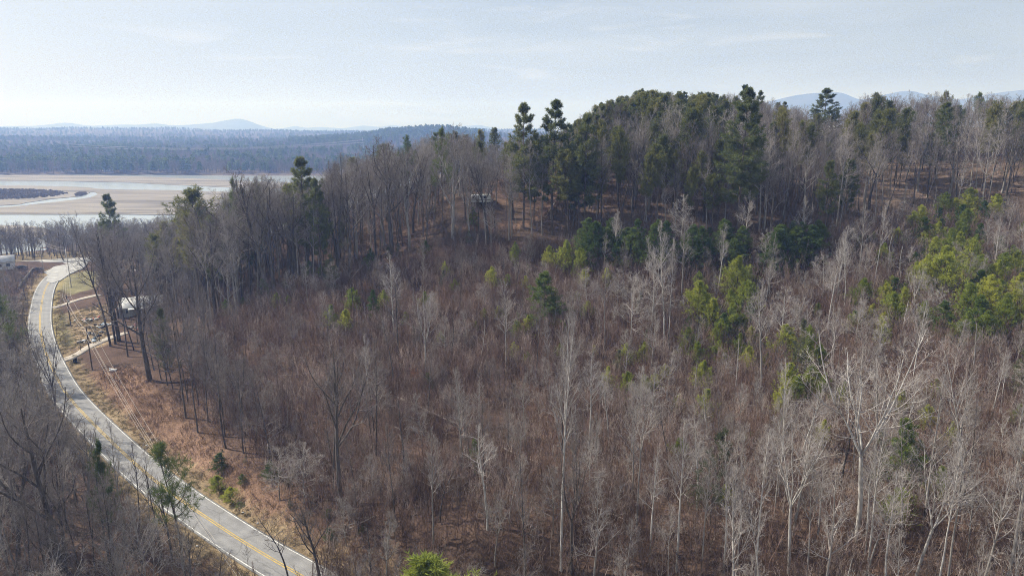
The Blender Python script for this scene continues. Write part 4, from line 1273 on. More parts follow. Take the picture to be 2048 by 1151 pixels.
    ('dark', None, 1990, 436, 385, 'dark bush-like evergreen on the open leaf slope', {'wide': 1.2}),
    ('young', None, 1920, 490, 432, 'bright pine on the slope below the dark bush-like evergreen', {'wide': 1.1}),
    ('young', None, 1872, 500, 440, 'olive pine on the slope left of its brighter neighbour', {'wide': 1.1}),
    ('young', None, 1840, 540, 500, 'small lime pine uphill of the white forked tree', {}),
    ('young', None, 1822, 470, 420, 'dull small pine at the foot of the open leaf slope', {}),
]
for kind, tone, bx, by, ty, lab, kw in HAND:
    at_px(kind, tone, bx, by, ty, lab, **kw)
for kind, px, ty, Y, lab, kw in [
    ('white', 1655, 173, 258, 'lone dark blue-green pine in front of the ridge house', {'wide': 1.5}),
    ('hill', 962, 256, 285, 'dark round pine top at the ridge end, left one', {}),
    ('hill', 986, 252, 280, 'dark round pine top at the ridge end, right one', {}),
    ('loblolly', 1835, 218, 240, 'round bushy pine on the open leaf slope', {'wide': 1.2}),
    ('hill', 1868, 262, 238, 'lower pine touching the round bushy pine on the slope', {}),
    ('white', 1522, 178, 258, 'thin-topped dark pine breaking the skyline near the blue mountain', {'wide': .8}),
    ('white', 1492, 166, 255, 'dark pine top just left of the thin-topped one', {'wide': .9}),
    ('hill', 1712, 252, 250, 'olive pine between the ridge houses', {}),
    ('hill', 1585, 250, 235, 'olive pine left of the lone blue-green pine', {}),
    ('hill', 1608, 262, 238, 'lower olive pine left of the lone blue-green pine', {}),
    ('loblolly', 1925, 215, 262, 'dark pine head among bare crowns of the right ridge', {}),
    ('loblolly', 1960, 180, 280, 'pine tip poking out of bare crowns at the right ridge top', {}),
    ('loblolly', 808, 265, 215, 'tree with ivy-dark left shoulder above the bare woods', {'wide': .8}),
]:
    at_depth(kind, None, px, ty, Y, lab, **kw)
# the pine whose bright top shows at the bottom edge
at_depth('young', None, 848, 1092, 66, 'bright lime-green pine top cut by the bottom edge', wide=1.3)

# ------------------------------------------------------------------ words for the trees that fill the woods
LOOK = {'pole': 'slim straight', 'slender': 'tall slender', 'oak': 'broad-crowned', 'vase': 'forked', 'layered': 'low twiggy', 'snag': 'broken dead', 'crooked': 'crooked', 'sapling': 'thin young'}
TONE = {'dark': 'dark', 'grey': 'grey', 'pale': 'whitish'}
def pick(x, table):
    for lim, words in table:
        if x < lim:
            return words
    return table[-1][1]
MIDP = [(330, 'behind the white roofed house'), (450, 'under the broad flat-topped pine'), (560, 'under the narrow pine by the lake'), (690, 'round the tall upswept pine'), (800, 'between the upswept pine and the great oak'), (900, 'between the great oak and the slim tall pine'), (1010, 'around the camper'), (9999, 'along the clay track')]
HILLP = [(1130, 'beside the great pines'), (1230, 'under the rise of the round pine crest'), (1320, 'under the middle of the round pine crest'), (1420, 'under the end of the round pine crest'), (1520, 'around the yellow-green sided pine'), (1620, 'short of the lone blue-green pine'), (1720, 'under the lone blue-green pine'), (1840, 'below the ridge houses'), (1950, 'past the round bushy pine'), (9999, 'where the ridge leaves the picture')]
CLRP = [(560, 'close to the bank belt'), (700, 'before the close pair of dark trees'), (860, 'around the pale forked tree'), (1010, 'near the column-like green pine'), (1150, 'around the very tall pale trunk'), (1290, 'around the two bright pines'), (1420, 'below the twin white trunks'), (1560, 'around the grey-green feathery conifer'), (1680, 'left of the big white tree'), (1800, 'beside the big white tree'), (1930, 'past the big white tree'), (9999, 'by the slope edge of the picture')]
ROADP = [(620, 'behind the white building'), (720, 'beside the road bend'), (820, 'below the road bend'), (920, 'halfway down the road'), (1020, 'near the green tufted pine'), (1120, 'in the corner below the road'), (9999, 'at the bottom edge below the road')]
def say(kd, tn, where):
    return f'{LOOK[kd]} {TONE[tn]} tree {where}'

# ------------------------------------------------------------------ fill the woods
SKY_X = [-300, 0, 160, 235, 300, 330, 385, 440, 468, 520, 560, 610, 650, 690, 720, 770, 800, 880, 930, 960, 1000, 1040, 1110, 1150, 1200, 1280, 1350, 1480, 1560, 1650, 1720, 1850, 1950, 2060, 2500]
SKY_Y = [560, 560, 448, 405, 455, 425, 395, 405, 372, 335, 352, 345, 345, 303, 308, 272, 288, 252, 250, 280, 278, 262, 255, 235, 196, 170, 175, 178, 192, 226, 178, 172, 178, 180, 190]

def jitter_grid(x0, x1, y0, y1, step, seed):
    g = np.random.default_rng(seed)
    a, b_ = np.meshgrid(np.arange(x0, x1, step), np.arange(y0, y1, step))
    a = a.ravel() + g.uniform(-.48, .48, a.size) * step
    b_ = b_.ravel() + g.uniform(-.48, .48, b_.size) * step
    k = g.permutation(len(a))
    return a[k], b_[k]

def clear_of(X, Y, dmin):
    if not taken:
        return np.ones(len(X), bool)
    T = np.array(taken)
    return (((X[:, None] - T[None, :, 0]) ** 2 + (Y[:, None] - T[None, :, 1]) ** 2).min(1)) > dmin * dmin

OPEN_SLOPE = [(1480, 330), (2060, 310), (2060, 425), (1750, 435), (1620, 400)]
WOOD_MID = [(205, 600), (260, 560), (330, 640), (430, 655), (600, 580), (800, 520), (1000, 490), (1135, 480), (1135, 200), (900, 200), (700, 250), (420, 420), (200, 500)]
WOOD_HILL = [(1120, 482), (1300, 485), (1650, 480), (1800, 432), (2200, 428), (2200, 150), (1000, 150)]

pool = []                                            # (size in picture, kind, tone, x, y, z, h, label, group)
def offer(kind, tone, x, y, z, h, label, group):
    pool.append((h / math.hypot(y, CAM_Z - z), kind, tone, x, y, z, h, label, group))

pines = []
# mid and hill woods
X, Y = jitter_grid(-150, 270, 165, 300, 4.4, 3)
Z = height(X, Y)
px, py = project(X, Y, Z)
mid, hill = in_poly(px, py, WOOD_MID), in_poly(px, py, WOOD_HILL)
opn = in_poly(px, py, OPEN_SLOPE)
cam_clear = in_poly(px, py, [(900, 385), (1060, 380), (1120, 400), (1070, 450), (985, 465), (890, 460)])
free = clear_of(X, Y, 2.2)
for i in range(len(X)):
    if not free[i]:
        continue
    u = tg.random()
    if not (mid[i] or hill[i]):
        continue
    if opn[i] and u > 0.45: continue
    if cam_clear[i] and u > 0.62: continue
    sky = np.interp(px[i], SKY_X, SKY_Y)
    ty = sky + abs(tg.normal(0, 14 if 1120 < px[i] < 1440 else 22)) + 3
    h = min(top_z(Y[i], ty) - Z[i], tg.uniform(16, 36) if mid[i] else tg.uniform(16, 26))
    if h < 5: continue
    pine_p = 0.06
    if hill[i] and 1115 < px[i] < 1440: pine_p = 0.88 if Y[i] > 215 else 0.38
    elif hill[i]: pine_p = 0.19
    if tg.random() < pine_p:
        pines.append(('hill' if tg.random() < .75 else 'white', X[i], Y[i], Z[i], max(h, 8), 0 if Y[i] > 222 else 1))
    else:
        kd = ['pole', 'pole', 'slender', 'oak'][int(tg.integers(0, 4))] if h > 14 else ['layered', 'sapling', 'pole'][int(tg.integers(0, 3))]
        tn = 'dark' if tg.random() < (0.4 if px[i] < 900 else 0.5) else 'grey'
        if mid[i]:
            lab, grp = say(kd, tn, 'in the wood ' + pick(px[i], MIDP)), 'bare trees of the lakeside wood'
        elif opn[i]:
            lab, grp = say(kd, tn, 'on the open leaf slope ' + pick(px[i], HILLP)), 'bare trees of the open leaf slope'
        elif Y[i] > 225:
            lab, grp = say(kd, tn, 'on the ridge ' + pick(px[i], HILLP)), 'bare trees along the ridge'
        else:
            lab, grp = say(kd, tn, 'on the shadowed hillside ' + pick(px[i], HILLP)), 'bare trees of the shadowed hillside'
        offer(kd, tn, X[i], Y[i], Z[i], h, lab, grp)
    taken.append((X[i], Y[i]))

# bank between the highway and the lake
X, Y = jitter_grid(-330, -95, 312, 400, 3.4, 12)
Z = height(X, Y)
px, py = project(X, Y, Z)
ok = in_poly(px, py, [(-60, 506), (120, 500), (200, 485), (300, 470), (360, 500), (330, 512), (150, 519), (-60, 527)]) & clear_of(X, Y, 3) & (Z > -4.8)
for i in np.nonzero(ok)[0]:
    if tg.random() < .6:
        kd, tn = ['oak', 'slender', 'layered', 'oak'][int(tg.integers(0, 4))], 'dark' if tg.random() < .6 else 'grey'
        offer(kd, tn, X[i], Y[i], Z[i], tg.uniform(8, 19), say(kd, tn, 'on the lake bank ' + pick(px[i], [(60, 'behind the white building'), (130, 'behind the junction'), (210, 'behind the green lawn'), (9999, 'behind the lone pine')])), 'bare trees of the lake bank')
        taken.append((X[i], Y[i]))

# wood left of the road
ROADL_Y = [540, 560, 600, 660, 700, 740, 784, 830, 872, 930, 976, 1020, 1060, 1110, 1151, 1400]
ROADL_X = [40, 76, 64, 58, 66, 78, 102, 134, 168, 216, 270, 320, 372, 450, 512, 800]
X, Y = jitter_grid(-210, 5, 52, 250, 3.9, 8)
rdv = road_dist(X, Y)
Z = height(X, Y)
px, py = project(X, Y, Z)
free = clear_of(X, Y, 2.0)
for i in range(len(X)):
    if not free[i] or rdv[i] > -6.0 or rdv[i] < -110 or px[i] < -160: continue
    if py[i] < 545: continue
    h = tg.uniform(13, 23)
    tx, ty = project(X[i], Y[i], Z[i] + h)
    lim = np.interp(ty, ROADL_Y, ROADL_X)
    if tx > lim + 12 or ty < 570: 
        h *= 0.62
        tx, ty = project(X[i], Y[i], Z[i] + h)
        lim = np.interp(ty, ROADL_Y, ROADL_X)
        if tx > lim + 18 or ty < 565: continue
    if ty > 1160: continue
    kd, tn = ['slender', 'pole', 'pole', 'vase', 'oak'][int(tg.integers(0, 5))], 'dark' if tg.random() < .5 else 'grey'
    side = 'at the road' if tx > np.interp(ty, ROADL_Y, ROADL_X) - 60 else ('at the picture edge' if tx < 70 else 'deep in the wood')
    offer(kd, tn, X[i], Y[i], Z[i], h, say(kd, tn, side + ' ' + pick(py[i], ROADP)), 'bare trees of the roadside wood')
    taken.append((X[i], Y[i]))

# tall trees round the house and the driveway end
X, Y = jitter_grid(-190, -90, 150, 300, 4.6, 17)
Z = height(X, Y)
px, py = project(X, Y, Z)
ok = in_poly(px, py, [(196, 575), (330, 545), (345, 592), (252, 596), (243, 690), (228, 665), (214, 610)]) & clear_of(X, Y, 2.2)
for i in np.nonzero(ok)[0]:
    h = min(tg.uniform(16, 27), top_z(Y[i], np.interp(px[i], SKY_X, SKY_Y) + 10) - Z[i])
    kd, tn = ['oak', 'slender', 'pole'][int(tg.integers(0, 3))], 'dark' if tg.random() < .8 else 'grey'
    offer(kd, tn, X[i], Y[i], Z[i], h, say(kd, tn, 'round the house ' + ('beyond the yard' if px[i] < 250 else 'behind the white roof')), 'dark trees round the house')
    taken.append((X[i], Y[i]))
# trees along the bank between the driveway and the clearing
X, Y = jitter_grid(-110, -20, 90, 200, 4.6, 19)
Z = height(X, Y)
px, py = project(X, Y, Z)
ok = in_poly(px, py, [(262, 690), (330, 655), (420, 660), (440, 800), (560, 930), (690, 1040), (640, 1050), (520, 960), (430, 880), (360, 800), (300, 740)]) & clear_of(X, Y, 2.4)
for i in np.nonzero(ok)[0]:
    kd = ['pole', 'slender', 'layered', 'pole'][int(tg.integers(0, 4))]
    offer(kd, 'dark', X[i], Y[i], Z[i], tg.uniform(9, 21), say(kd, 'dark', 'in the bank belt ' + pick(px[i], [(340, 'beside the tall forked tree'), (420, 'behind the yellow-green cedar'), (500, 'beside the leaning black trunk'), (600, 'above the drooping grey fan'), (9999, 'above the roadside wires')])), 'dark trees of the bank belt')
    taken.append((X[i], Y[i]))

GREEN = [[(1655, 645), (1660, 585), (1800, 560), (1850, 490), (1960, 500), (2065, 540), (2065, 690), (1940, 720), (1860, 690), (1760, 650)],
         [(1365, 560), (1500, 520), (1515, 690), (1420, 760), (1370, 700)], [(1540, 700), (1640, 660), (1650, 830), (1545, 860)], [(1790, 470), (1990, 400), (2010, 470), (1850, 530)]]
# scattered trees in and around the clearing
CLEARING = [(425, 650), (600, 585), (800, 530), (1000, 500), (1150, 490), (1650, 490), (1800, 445), (2300, 430), (2600, 1600), (620, 1600), (640, 1050), (560, 960), (430, 850), (385, 760)]
X, Y = jitter_grid(-110, 150, 52, 215, 4.7, 21)
Z = height(X, Y)
px, py = project(X, Y, Z)
free = clear_of(X, Y, 2.0)
inc = in_poly(px, py, CLEARING)
for i in range(len(X)):
    if not inc[i] or not free[i]: continue
    if tg.random() < .65 and any(in_poly(px[i:i + 1], py[i:i + 1] - 20, q)[0] for q in GREEN): continue
    right = smooth(700, 1500, px[i])
    if tg.random() > 0.34 + 0.38 * right + 0.40 * smooth(850, 1100, py[i]): continue
    big = tg.random() < 0.16 + 0.5 * smooth(850, 1080, py[i]) * smooth(900, 1250, px[i]) + .15 * smooth(900, 1100, py[i])
    kd = ['slender', 'pole', 'pole', 'slender'][int(tg.integers(0, 4))] if big else ['layered', 'layered', 'sapling', 'snag', 'slender'][int(tg.integers(0, 5))]
    tn = 'dark' if tg.random() > right * .8 + 0.15 else ('pale' if tg.random() < .24 else 'grey')
    if kd in ('layered', 'sapling') and tn == 'dark' and tg.random() < .5: tn = 'grey'
    if kd == 'sapling' and tn == 'pale': tn = 'grey'
    h = tg.uniform(11, 21) if big else tg.uniform(5, 11)
    tx, ty = project(X[i], Y[i], Z[i] + h)
    if ty > 1160: continue
    side = 'upper' if py[i] < 760 else 'lower'
    side2 = pick(py[i], [(620, 'high up'), (760, 'mid-slope'), (920, 'lower down'), (1060, 'low down'), (9999, 'at the bottom edge')])
    lab0 = say(kd, tn, side2 + ' ' + pick(px[i], CLRP))
    if kd == 'sapling':
        lab, grp = lab0, f'saplings of the {side} clearing'
    elif tn == 'dark':
        lab, grp = lab0, f'dark trees of the {side} clearing'
    elif tn == 'grey':
        lab, grp = lab0, f'grey trees of the {side} clearing'
    else:
        lab, grp = lab0, f'whitish trees of the {side} clearing'
    offer(kd, tn, X[i], Y[i], Z[i], h, lab, grp)
    taken.append((X[i], Y[i]))

pool.sort(key=lambda q: -q[0])
ONE_BY_ONE = 300
rest, nb_single = [], n_placed.get('bare_tree', 0)
for q in pool:
    _, kd, tn, x, y, z, h, lab, grp = q
    if kd != 'sapling' and nb_single >= ONE_BY_ONE:
        rest.append(q)
        continue
    plant(kd, tn, (x, y, z), h, lab, grp, lean=(tg.normal(0, .055), tg.normal(0, .055)), wide=tg.uniform(.7, 1.1))
    if kd != 'sapling':
        nb_single += 1
pines.sort(key=lambda q: -q[4] / q[2])
for kd, x, y, z, h, back in pines[:215]:
    pxx = float(project(x, y, z)[0])
    szw = 'tall' if h > 17 else ('middling' if h > 12 else 'short')
    plant(kd, None, (x, y, z), h, f"{szw} {'plumed' if kd == 'white' else 'bushy-topped'} pine " + (('on the hilltop ' if y > 240 else 'near the hilltop ') if back == 0 else 'down the shadowed hillside ') + (pick(pxx, MIDP) if pxx < 1000 else pick(pxx, HILLP)),
          'pines of the hilltop' if back == 0 else 'pines of the shadowed hillside', wide=tg.uniform(.8, 1.15))

def mass(name, rows):
    """the trees past the limit: one object of kind stuff"""
    kinds, var, idx, pts, scl, rot = [], [], [], [], [], []
    for kd, tn, x, y, z, h in rows:
        v = int(tg.integers(0, 2))
        if (kd, tn, v) not in kinds:
            kinds.append((kd, tn, v))
            tm, cm, H = kit(kd, tn, v % N_VAR[kd])
            var.append((joined(tm, cm), H))
        k = kinds.index((kd, tn, v))
        s = h / var[k][1]
        w = s * tg.uniform(.8, 1.1)
        idx.append(k); pts.append((x, y, z - .15)); scl.append((w, w, s)); rot.append((tg.normal(0, .035), tg.normal(0, .035), tg.random() * 6.28))
    if rows:
        scatter(name, pts, scl, rot, idx, [a for a, _ in var])
mass('bare_wood', [q[1:7] for q in rest])
mass('pine_wood', [(q[0], None) + q[1:5] for q in pines[215:]])

# dark pine row at the foot of the hill
X, Y = jitter_grid(10, 115, 155, 198, 2.7, 31)
Z = height(X, Y)
px, py = project(X, Y, Z)
ok = in_poly(px, py, [(1150, 500), (1250, 492), (1400, 488), (1560, 500), (1640, 500), (1640, 545), (1560, 560), (1420, 540), (1330, 540), (1250, 545), (1160, 530)])
c = 0
for i in np.nonzero(ok)[0]:
    if 1495 < px[i] < 1540 and py[i] > 520: continue
    tp = tg.uniform(432, 484)
    h = np.clip(top_z(Y[i], tp) - Z[i], 5, 12)
    plant('dark', None, (X[i], Y[i], Z[i]), h, ('tall' if h > 8.5 else 'low') + ' dark pine in the shaded row ' + pick(px[i], [(1220, 'behind the leftmost bright pines'), (1300, 'left of the twin white trunks'), (1380, 'behind the twin white trunks'), (1460, 'behind the arching white tree'), (1540, 'behind the pinkish white tree'), (9999, 'by the three white layered trees')]), 'dark pines of the shaded row', wide=tg.uniform(.9, 1.2))
    c += 1
    if c > 110: break
for q in GREEN:
    X, Y = jitter_grid(10, 150, 100, 195, 3.9, 37)
    Z = height(X, Y)
    px, py = project(X, Y, Z)
    ok = in_poly(px, py, q) & clear_of(X, Y, 2.2)
    for i in np.nonzero(ok)[0]:
        if tg.random() < .72:
            kd = 'young' if tg.random() < .82 else 'dark'
            plant(kd, None, (X[i], Y[i], Z[i]), tg.uniform(4, 8.5), ('bright bushy pine ' if kd == 'young' else 'dark bushy pine ') + pick(px[i], [(1520, 'in the group below the dark row'), (1660, 'in the group by the broken black stub'), (1760, 'below the long leaning white pole'), (1850, 'by the white forked tree'), (1940, 'by the flat-topped white tree'), (9999, 'at the far end of the bright group')]) + pick(py[i], [(520, ', uppermost'), (580, ', upper part'), (640, ', middle part'), (9999, ', lower part')]), 'bright young pines in close groups', wide=tg.uniform(.9, 1.2))
            taken.append((X[i], Y[i]))
# evergreen scrub along the foot of the mid wood and loose young pines on the right slope
X, Y = jitter_grid(-75, 10, 150, 200, 4.2, 33)
Z = height(X, Y)
px, py = project(X, Y, Z)
ok = in_poly(px, py, [(420, 660), (600, 590), (780, 535), (1000, 505), (1000, 478), (800, 500), (600, 560), (420, 620)])
for i in np.nonzero(ok)[0]:
    if tg.random() < .55:
        kd = 'dark' if tg.random() < .5 else 'cedar'
        plant(kd, None, (X[i], Y[i], Z[i]), tg.uniform(2.5, 6), ('dark green' if kd == 'dark' else 'grey-green') + ' bush at the wood foot ' + pick(px[i], MIDP), 'evergreen scrub below the lakeside wood', wide=1.15)
X, Y = jitter_grid(-30, 140, 70, 190, 5.8, 35)
Z = height(X, Y)
px, py = project(X, Y, Z)
ok = in_poly(px, py, [(640, 610), (860, 555), (1500, 545), (1800, 470), (2100, 430), (2200, 1200), (1500, 1200), (1250, 820), (900, 700), (700, 740)]) & clear_of(X, Y, 2.5)
for i in np.nonzero(ok)[0]:
    if tg.random() < .68:
        kd = 'young' if tg.random() < .75 else 'cedar'
        plant(kd, None, (X[i], Y[i], Z[i]), tg.uniform(2.8, 6.5), ('small green pine ' if kd == 'young' else 'small grey-green cedar ') + pick(py[i], [(620, 'high up'), (760, 'mid-slope'), (920, 'lower down'), (9999, 'low down')]) + ' ' + pick(px[i], CLRP),
              'small evergreens of the right slope', wide=tg.uniform(.8, 1.1))

# ================================================================== UNDERGROWTH (stuff)
th = [thicket(200 + k, 'sapling' if k < 4 else 'redstem', 5.4, 10, 1.0, 0.34 if k in (1, 5, 8) else 0.10, 9) for k in range(10)]
X, Y = jitter_grid(-115, 160, 48, 215, 1.75, 41)
Z = height(X, Y)
px, py = project(X, Y, Z)
g_ = np.random.default_rng(4)
keep = in_poly(px, py, CLEARING) & (px > -100) & (px < 2250) & (py < 1500)
keep &= g_.random(len(X)) < np.clip(0.85 + 1.9 * fbm(X / 15, Y / 15), 0.3, 1)
scatter_random('sapling_thicket', X[keep], Y[keep], th, 0.55, 1.2, 0.09, seed=2, Z=Z[keep])
print('thicket clumps', keep.sum())

ug = [thicket(300 + k, ('vine', 'redstem', 'vine', 'sapling')[k % 4], 3.4, 6, 0.9, 0.25) for k in range(6)]
X, Y = jitter_grid(-215, 270, 48, 300, 2.4, 43)
Z = height(X, Y)
px, py = project(X, Y, Z)
rdv = road_dist(X, Y)
keep = (in_poly(px, py, WOOD_MID) | (in_poly(px, py, WOOD_HILL) & (~in_poly(px, py, OPEN_SLOPE) | (g_.random(len(X)) < .4))) | ((rdv < -5) & (rdv > -95) & (py > 545) & (px > -150)) | in_poly(px, py, [(20, 522), (100, 522), (150, 520), (150, 510), (20, 512)]))
keep &= (g_.random(len(X)) < 0.85) & (~in_poly(px, py, [(900, 385), (1060, 380), (1120, 400), (1070, 450), (985, 465), (890, 460)]))
scatter_random('wood_undergrowth', X[keep], Y[keep], ug, 0.5, 1.5, 0.1, seed=3, Z=Z[keep])

X, Y = jitter_grid(-75, -15, 70, 130, 2.6, 61)
Z = height(X, Y)
px, py = project(X, Y, Z)
for i in np.nonzero(in_poly(px, py, [(430, 905), (480, 890), (560, 955), (650, 1015), (740, 1080), (770, 1140), (700, 1110), (600, 1050), (500, 985), (440, 940)]))[0]:
    if tg.random() < .55:
        plant('cedar' if tg.random() < .6 else 'dark', None, (X[i], Y[i], Z[i]), tg.uniform(1.5, 3.6), 'evergreen bush in the tangle above the road bank', 'evergreen bushes above the road bank', wide=1.5)
bru = [thicket(400 + k, 'brush', 1.3, 16, 0.6, 0.4, 6) for k in range(3)] + [thicket(440 + k, 'redstem', 1.5, 12, 0.6, 0.4, 6) for k in range(3)]
X, Y = jitter_grid(-120, 10, 55, 175, 1.15, 45)
Z = height(X, Y)
px, py = project(X, Y, Z)
rdv = road_dist(X, Y)
keep = in_poly(px, py, [(185, 745), (250, 728), (330, 775), (400, 800), (470, 900), (600, 1000), (800, 1120), (820, 1300), (640, 1300), (420, 1000), (260, 850)]) & (rdv > 5.2)
keep |= (rdv < -5.5) & (rdv > -13) & (g_.random(len(X)) < .35) & (py > 700)
keep &= g_.random(len(X)) < np.clip(.7 + 1.8 * fbm(X / 8, Y / 8), .15, 1)
scatter_random('bank_brush', X[keep], Y[keep], bru, 0.5, 1.15, 0.1, seed=5, Z=Z[keep])

gr = []
for k in range(3):
    g = np.random.default_rng(500 + k)
    C = np.concatenate([g.normal(0, .35, (26, 2)), np.zeros((26, 1))], 1)
    gr.append(make_mesh('grass_tuft', [tufts(g, C, np.tile([0, 0, 1.0], (26, 1)), 0.38, 3, 0.5, 0.07)], [M['grass']]))
X, Y = jitter_grid(-190, 0, 50, 260, 0.95, 47)
rdv = road_dist(X, Y)
Z = height(X, Y)
px, py = project(X, Y, Z)
keep = ((rdv > ROAD_HALF + .35) & (rdv < 6.8)) | ((rdv < -ROAD_HALF - .35) & (rdv > -7.5)) | in_poly(px, py, [(139, 622), (210, 608), (216, 647), (223, 682), (182, 702), (150, 695), (138, 655)])
keep &= g_.random(len(X)) < .55
keep &= ~in_poly(px, py, [(104, 722), (135, 716), (190, 695), (222, 684), (222, 675), (190, 686), (135, 706), (104, 712)])
keep &= ~in_poly(px, py, [(36, 533), (60, 526), (180, 518), (200, 530), (166, 540), (140, 551), (104, 570), (80, 560)])
scatter_random('verge_grass', X[keep], Y[keep], gr, 0.5, 1.2, 0.1, seed=6, Z=Z[keep])

# far woods beyond the lake
def far_tree(seed, kind):
    g = np.random.default_rng(seed)
    if kind == 'bare':
        P, R = stem(g, np.zeros((1, 3)), np.array([[0, 0, 1.0]]), 15, .22, .05, 5, .03, .03)
        lp, lr = sprout(g, P, R, 16, .25, .98, .8, lambda t: .36 * (1.05 - t) ** .5, .6, 3, .12, .08, .05)
        bl = [tubes(P, R, 3), tubes(lp, np.maximum(lr, .06), 3)]
        bp, br = sprout(g, lp, lr, 5, .2, 1, .7, lambda t: .5 + 0 * t, .8, 2, .1, .05, .05)
        bl.append(spikes(bp[:, 0], bp[:, 1] - bp[:, 0], np.linalg.norm(bp[:, 1] - bp[:, 0], axis=1), np.full(len(bp), .07)))
        return make_mesh('far_bare_tree', bl, [M['far_twig']])
    C, D = [], []
    P, R = stem(g, np.zeros((1, 3)), np.array([[0, 0, 1.0]]), 17, .2, .05, 5, .01, .03)
    t = g.uniform(.3, 1, 150)
    rr_ = 3.4 * (1.05 - t) ** .6 * g.uniform(.3, 1, 150)
    az = g.random(150) * 6.28
    C = np.stack([np.cos(az) * rr_, np.sin(az) * rr_, t * 17], -1)
    D = np.stack([np.cos(az), np.sin(az), .3 + 0 * az], -1)
    return make_mesh('far_pine', [tubes(P, R, 3), tufts(g, C, D, 1.7, 3, .6, .3, 1)], [M['far_twig'], M['dark_pine']])
fv = [far_tree(600 + k, 'bare') for k in range(6)] + [far_tree(700 + k, 'pine') for k in range(3)]
g = np.random.default_rng(90)
def far_rows(n_, y0, y1, x_of, pine_p, s0=.7, s1=1.25, name='far_wood'):
    Y = y0 + (y1 - y0) * g.random(n_)
    X = x_of(Y, g.random(n_))
    Z = height(X, Y, road=False)
    ok = Z > -4.2
    X, Y, Z = X[ok], Y[ok], Z[ok]
    d = np.clip(pine_p + 1.5 * fbm(X / 90, Y / 90), 0.0, 1)
    idx = np.where(g.random(len(X)) < d, g.integers(6, 9, len(X)), g.integers(0, 6, len(X)))
    s = g.uniform(s0, s1, len(X))
    return X, Y, Z, idx, s
wide = lambda Y, r: (-0.95 + r * 1.0) * Y
sets = [far_rows(2600, 1005, 1110, wide, .10), far_rows(5200, 1110, 1500, wide, .2), far_rows(8000, 1500, 2400, wide, .22, .7, 1.15), far_rows(14000, 2400, 4200, wide, .2, .6, 1.0),
        far_rows(2200, 1750, 2050, lambda Y, r: (-0.32 + r * .28) * Y, .5, .9, 1.3)]
X, Y, Z, idx, s = [np.concatenate([q[k] for q in sets]) for k in range(5)]
scatter('far_wood', np.stack([X, Y, Z - .3], -1), np.stack([s * 1.15, s * 1.15, s], -1), np.stack([0 * X, 0 * X, g.random(len(X)) * 6.28], -1), idx, fv)
# the dark plantation beyond the far shore
px_, py_ = g.uniform(188, 275, 170), g.uniform(0, 1, 170)
Yp = 1560 + 150 * py_
Xp = (px_ - 1024) / FPX * Yp * 1.0
scatter('far_plantation', np.stack([Xp, Yp, height(Xp, Yp, road=False)], -1), np.tile([.95, .95, .95], (170, 1)), np.stack([0 * Xp, 0 * Xp, g.random(170) * 6.28], -1), g.integers(6, 9, 170), fv)

# ================================================================== BUILT THINGS
M['white_metal'] = noisy('white_metal_roof', (0.66, 0.66, 0.65), (0.80, 0.80, 0.79), 1.2, rough=0.45, spec=0.4)
M['wall_grey'] = noisy('grey_siding', (0.30, 0.29, 0.28), (0.42, 0.41, 0.39), 1.5)
M['wall_white'] = noisy('white_siding', (0.62, 0.62, 0.60), (0.78, 0.78, 0.76), 1.5)
M['roof_grey'] = noisy('grey_roof', (0.40, 0.40, 0.41), (0.55, 0.55, 0.56), 0.8, rough=0.6)
M['glass'] = noisy('dark_glass', (0.02, 0.022, 0.025), (0.04, 0.045, 0.05), 1, rough=0.1, spec=0.6)
M['black'] = noisy('black_plastic', (0.015, 0.015, 0.016), (0.035, 0.035, 0.036), 3, rough=0.5)
M['car_dark'] = noisy('dark_car_paint', (0.02, 0.022, 0.026), (0.035, 0.037, 0.042), 1, rough=0.25, spec=0.5)
M['car_silver'] = noisy('silver_car_paint', (0.45, 0.46, 0.47), (0.58, 0.59, 0.60), 1, rough=0.3, spec=0.5)
M['pole_wood'] = noisy('creosoted_pole', (0.075, 0.06, 0.05), (0.16, 0.135, 0.115), 2, stretch=(4, 4, .6))
M['pole_light'] = noisy('weathered_pole', (0.26, 0.23, 0.20), (0.40, 0.37, 0.33), 2, stretch=(4, 4, .6))
M['wire'] = noisy('pale_cable', (0.42, 0.38, 0.35), (0.55, 0.51, 0.48), 1, rough=0.5)
M['metal'] = noisy('grey_metal', (0.35, 0.35, 0.36), (0.5, 0.5, 0.51), 2, rough=0.4, spec=0.5)
M['timber'] = noisy('weathered_timber', (0.30, 0.26, 0.22), (0.46, 0.41, 0.36), 2)
M['log'] = noisy('bleached_log', (0.32, 0.265, 0.23), (0.52, 0.45, 0.40), 1.5, stretch=(1, 1, 3))
M['blue_tarp'] = noisy('blue_tarp', (0.22, 0.33, 0.46), (0.38, 0.50, 0.62), 2)
M['red_scrap'] = noisy('red_scrap', (0.36, 0.10, 0.08), (0.50, 0.20, 0.15), 2)
M['white_scrap'] = noisy('white_scrap', (0.60, 0.60, 0.60), (0.78, 0.78, 0.78), 2)
M['stone'] = noisy('retaining_stone', (0.22, 0.20, 0.185), (0.36, 0.33, 0.305), 1.2, bump=.5)

def boxm(name, size, material, c=(0, 0, 0), bevel=0.0, taper=1.0):
    sx, sy, sz = [s / 2 for s in size]
    b_ = bevel
    vs = []
    for z, k in ((-sz, 1.0), (sz, taper)):
        for x, y in ((-sx, -sy), (sx, -sy), (sx, sy), (-sx, sy)):
            vs.append((c[0] + x * k, c[1] + y * k, c[2] + z))
    f = np.array([[0, 3, 2, 1], [4, 5, 6, 7], [0, 1, 5, 4], [1, 2, 6, 5], [2, 3, 7, 6], [3, 0, 4, 7]])
    return make_mesh(name, [(np.array(vs), f, 0)], [material])

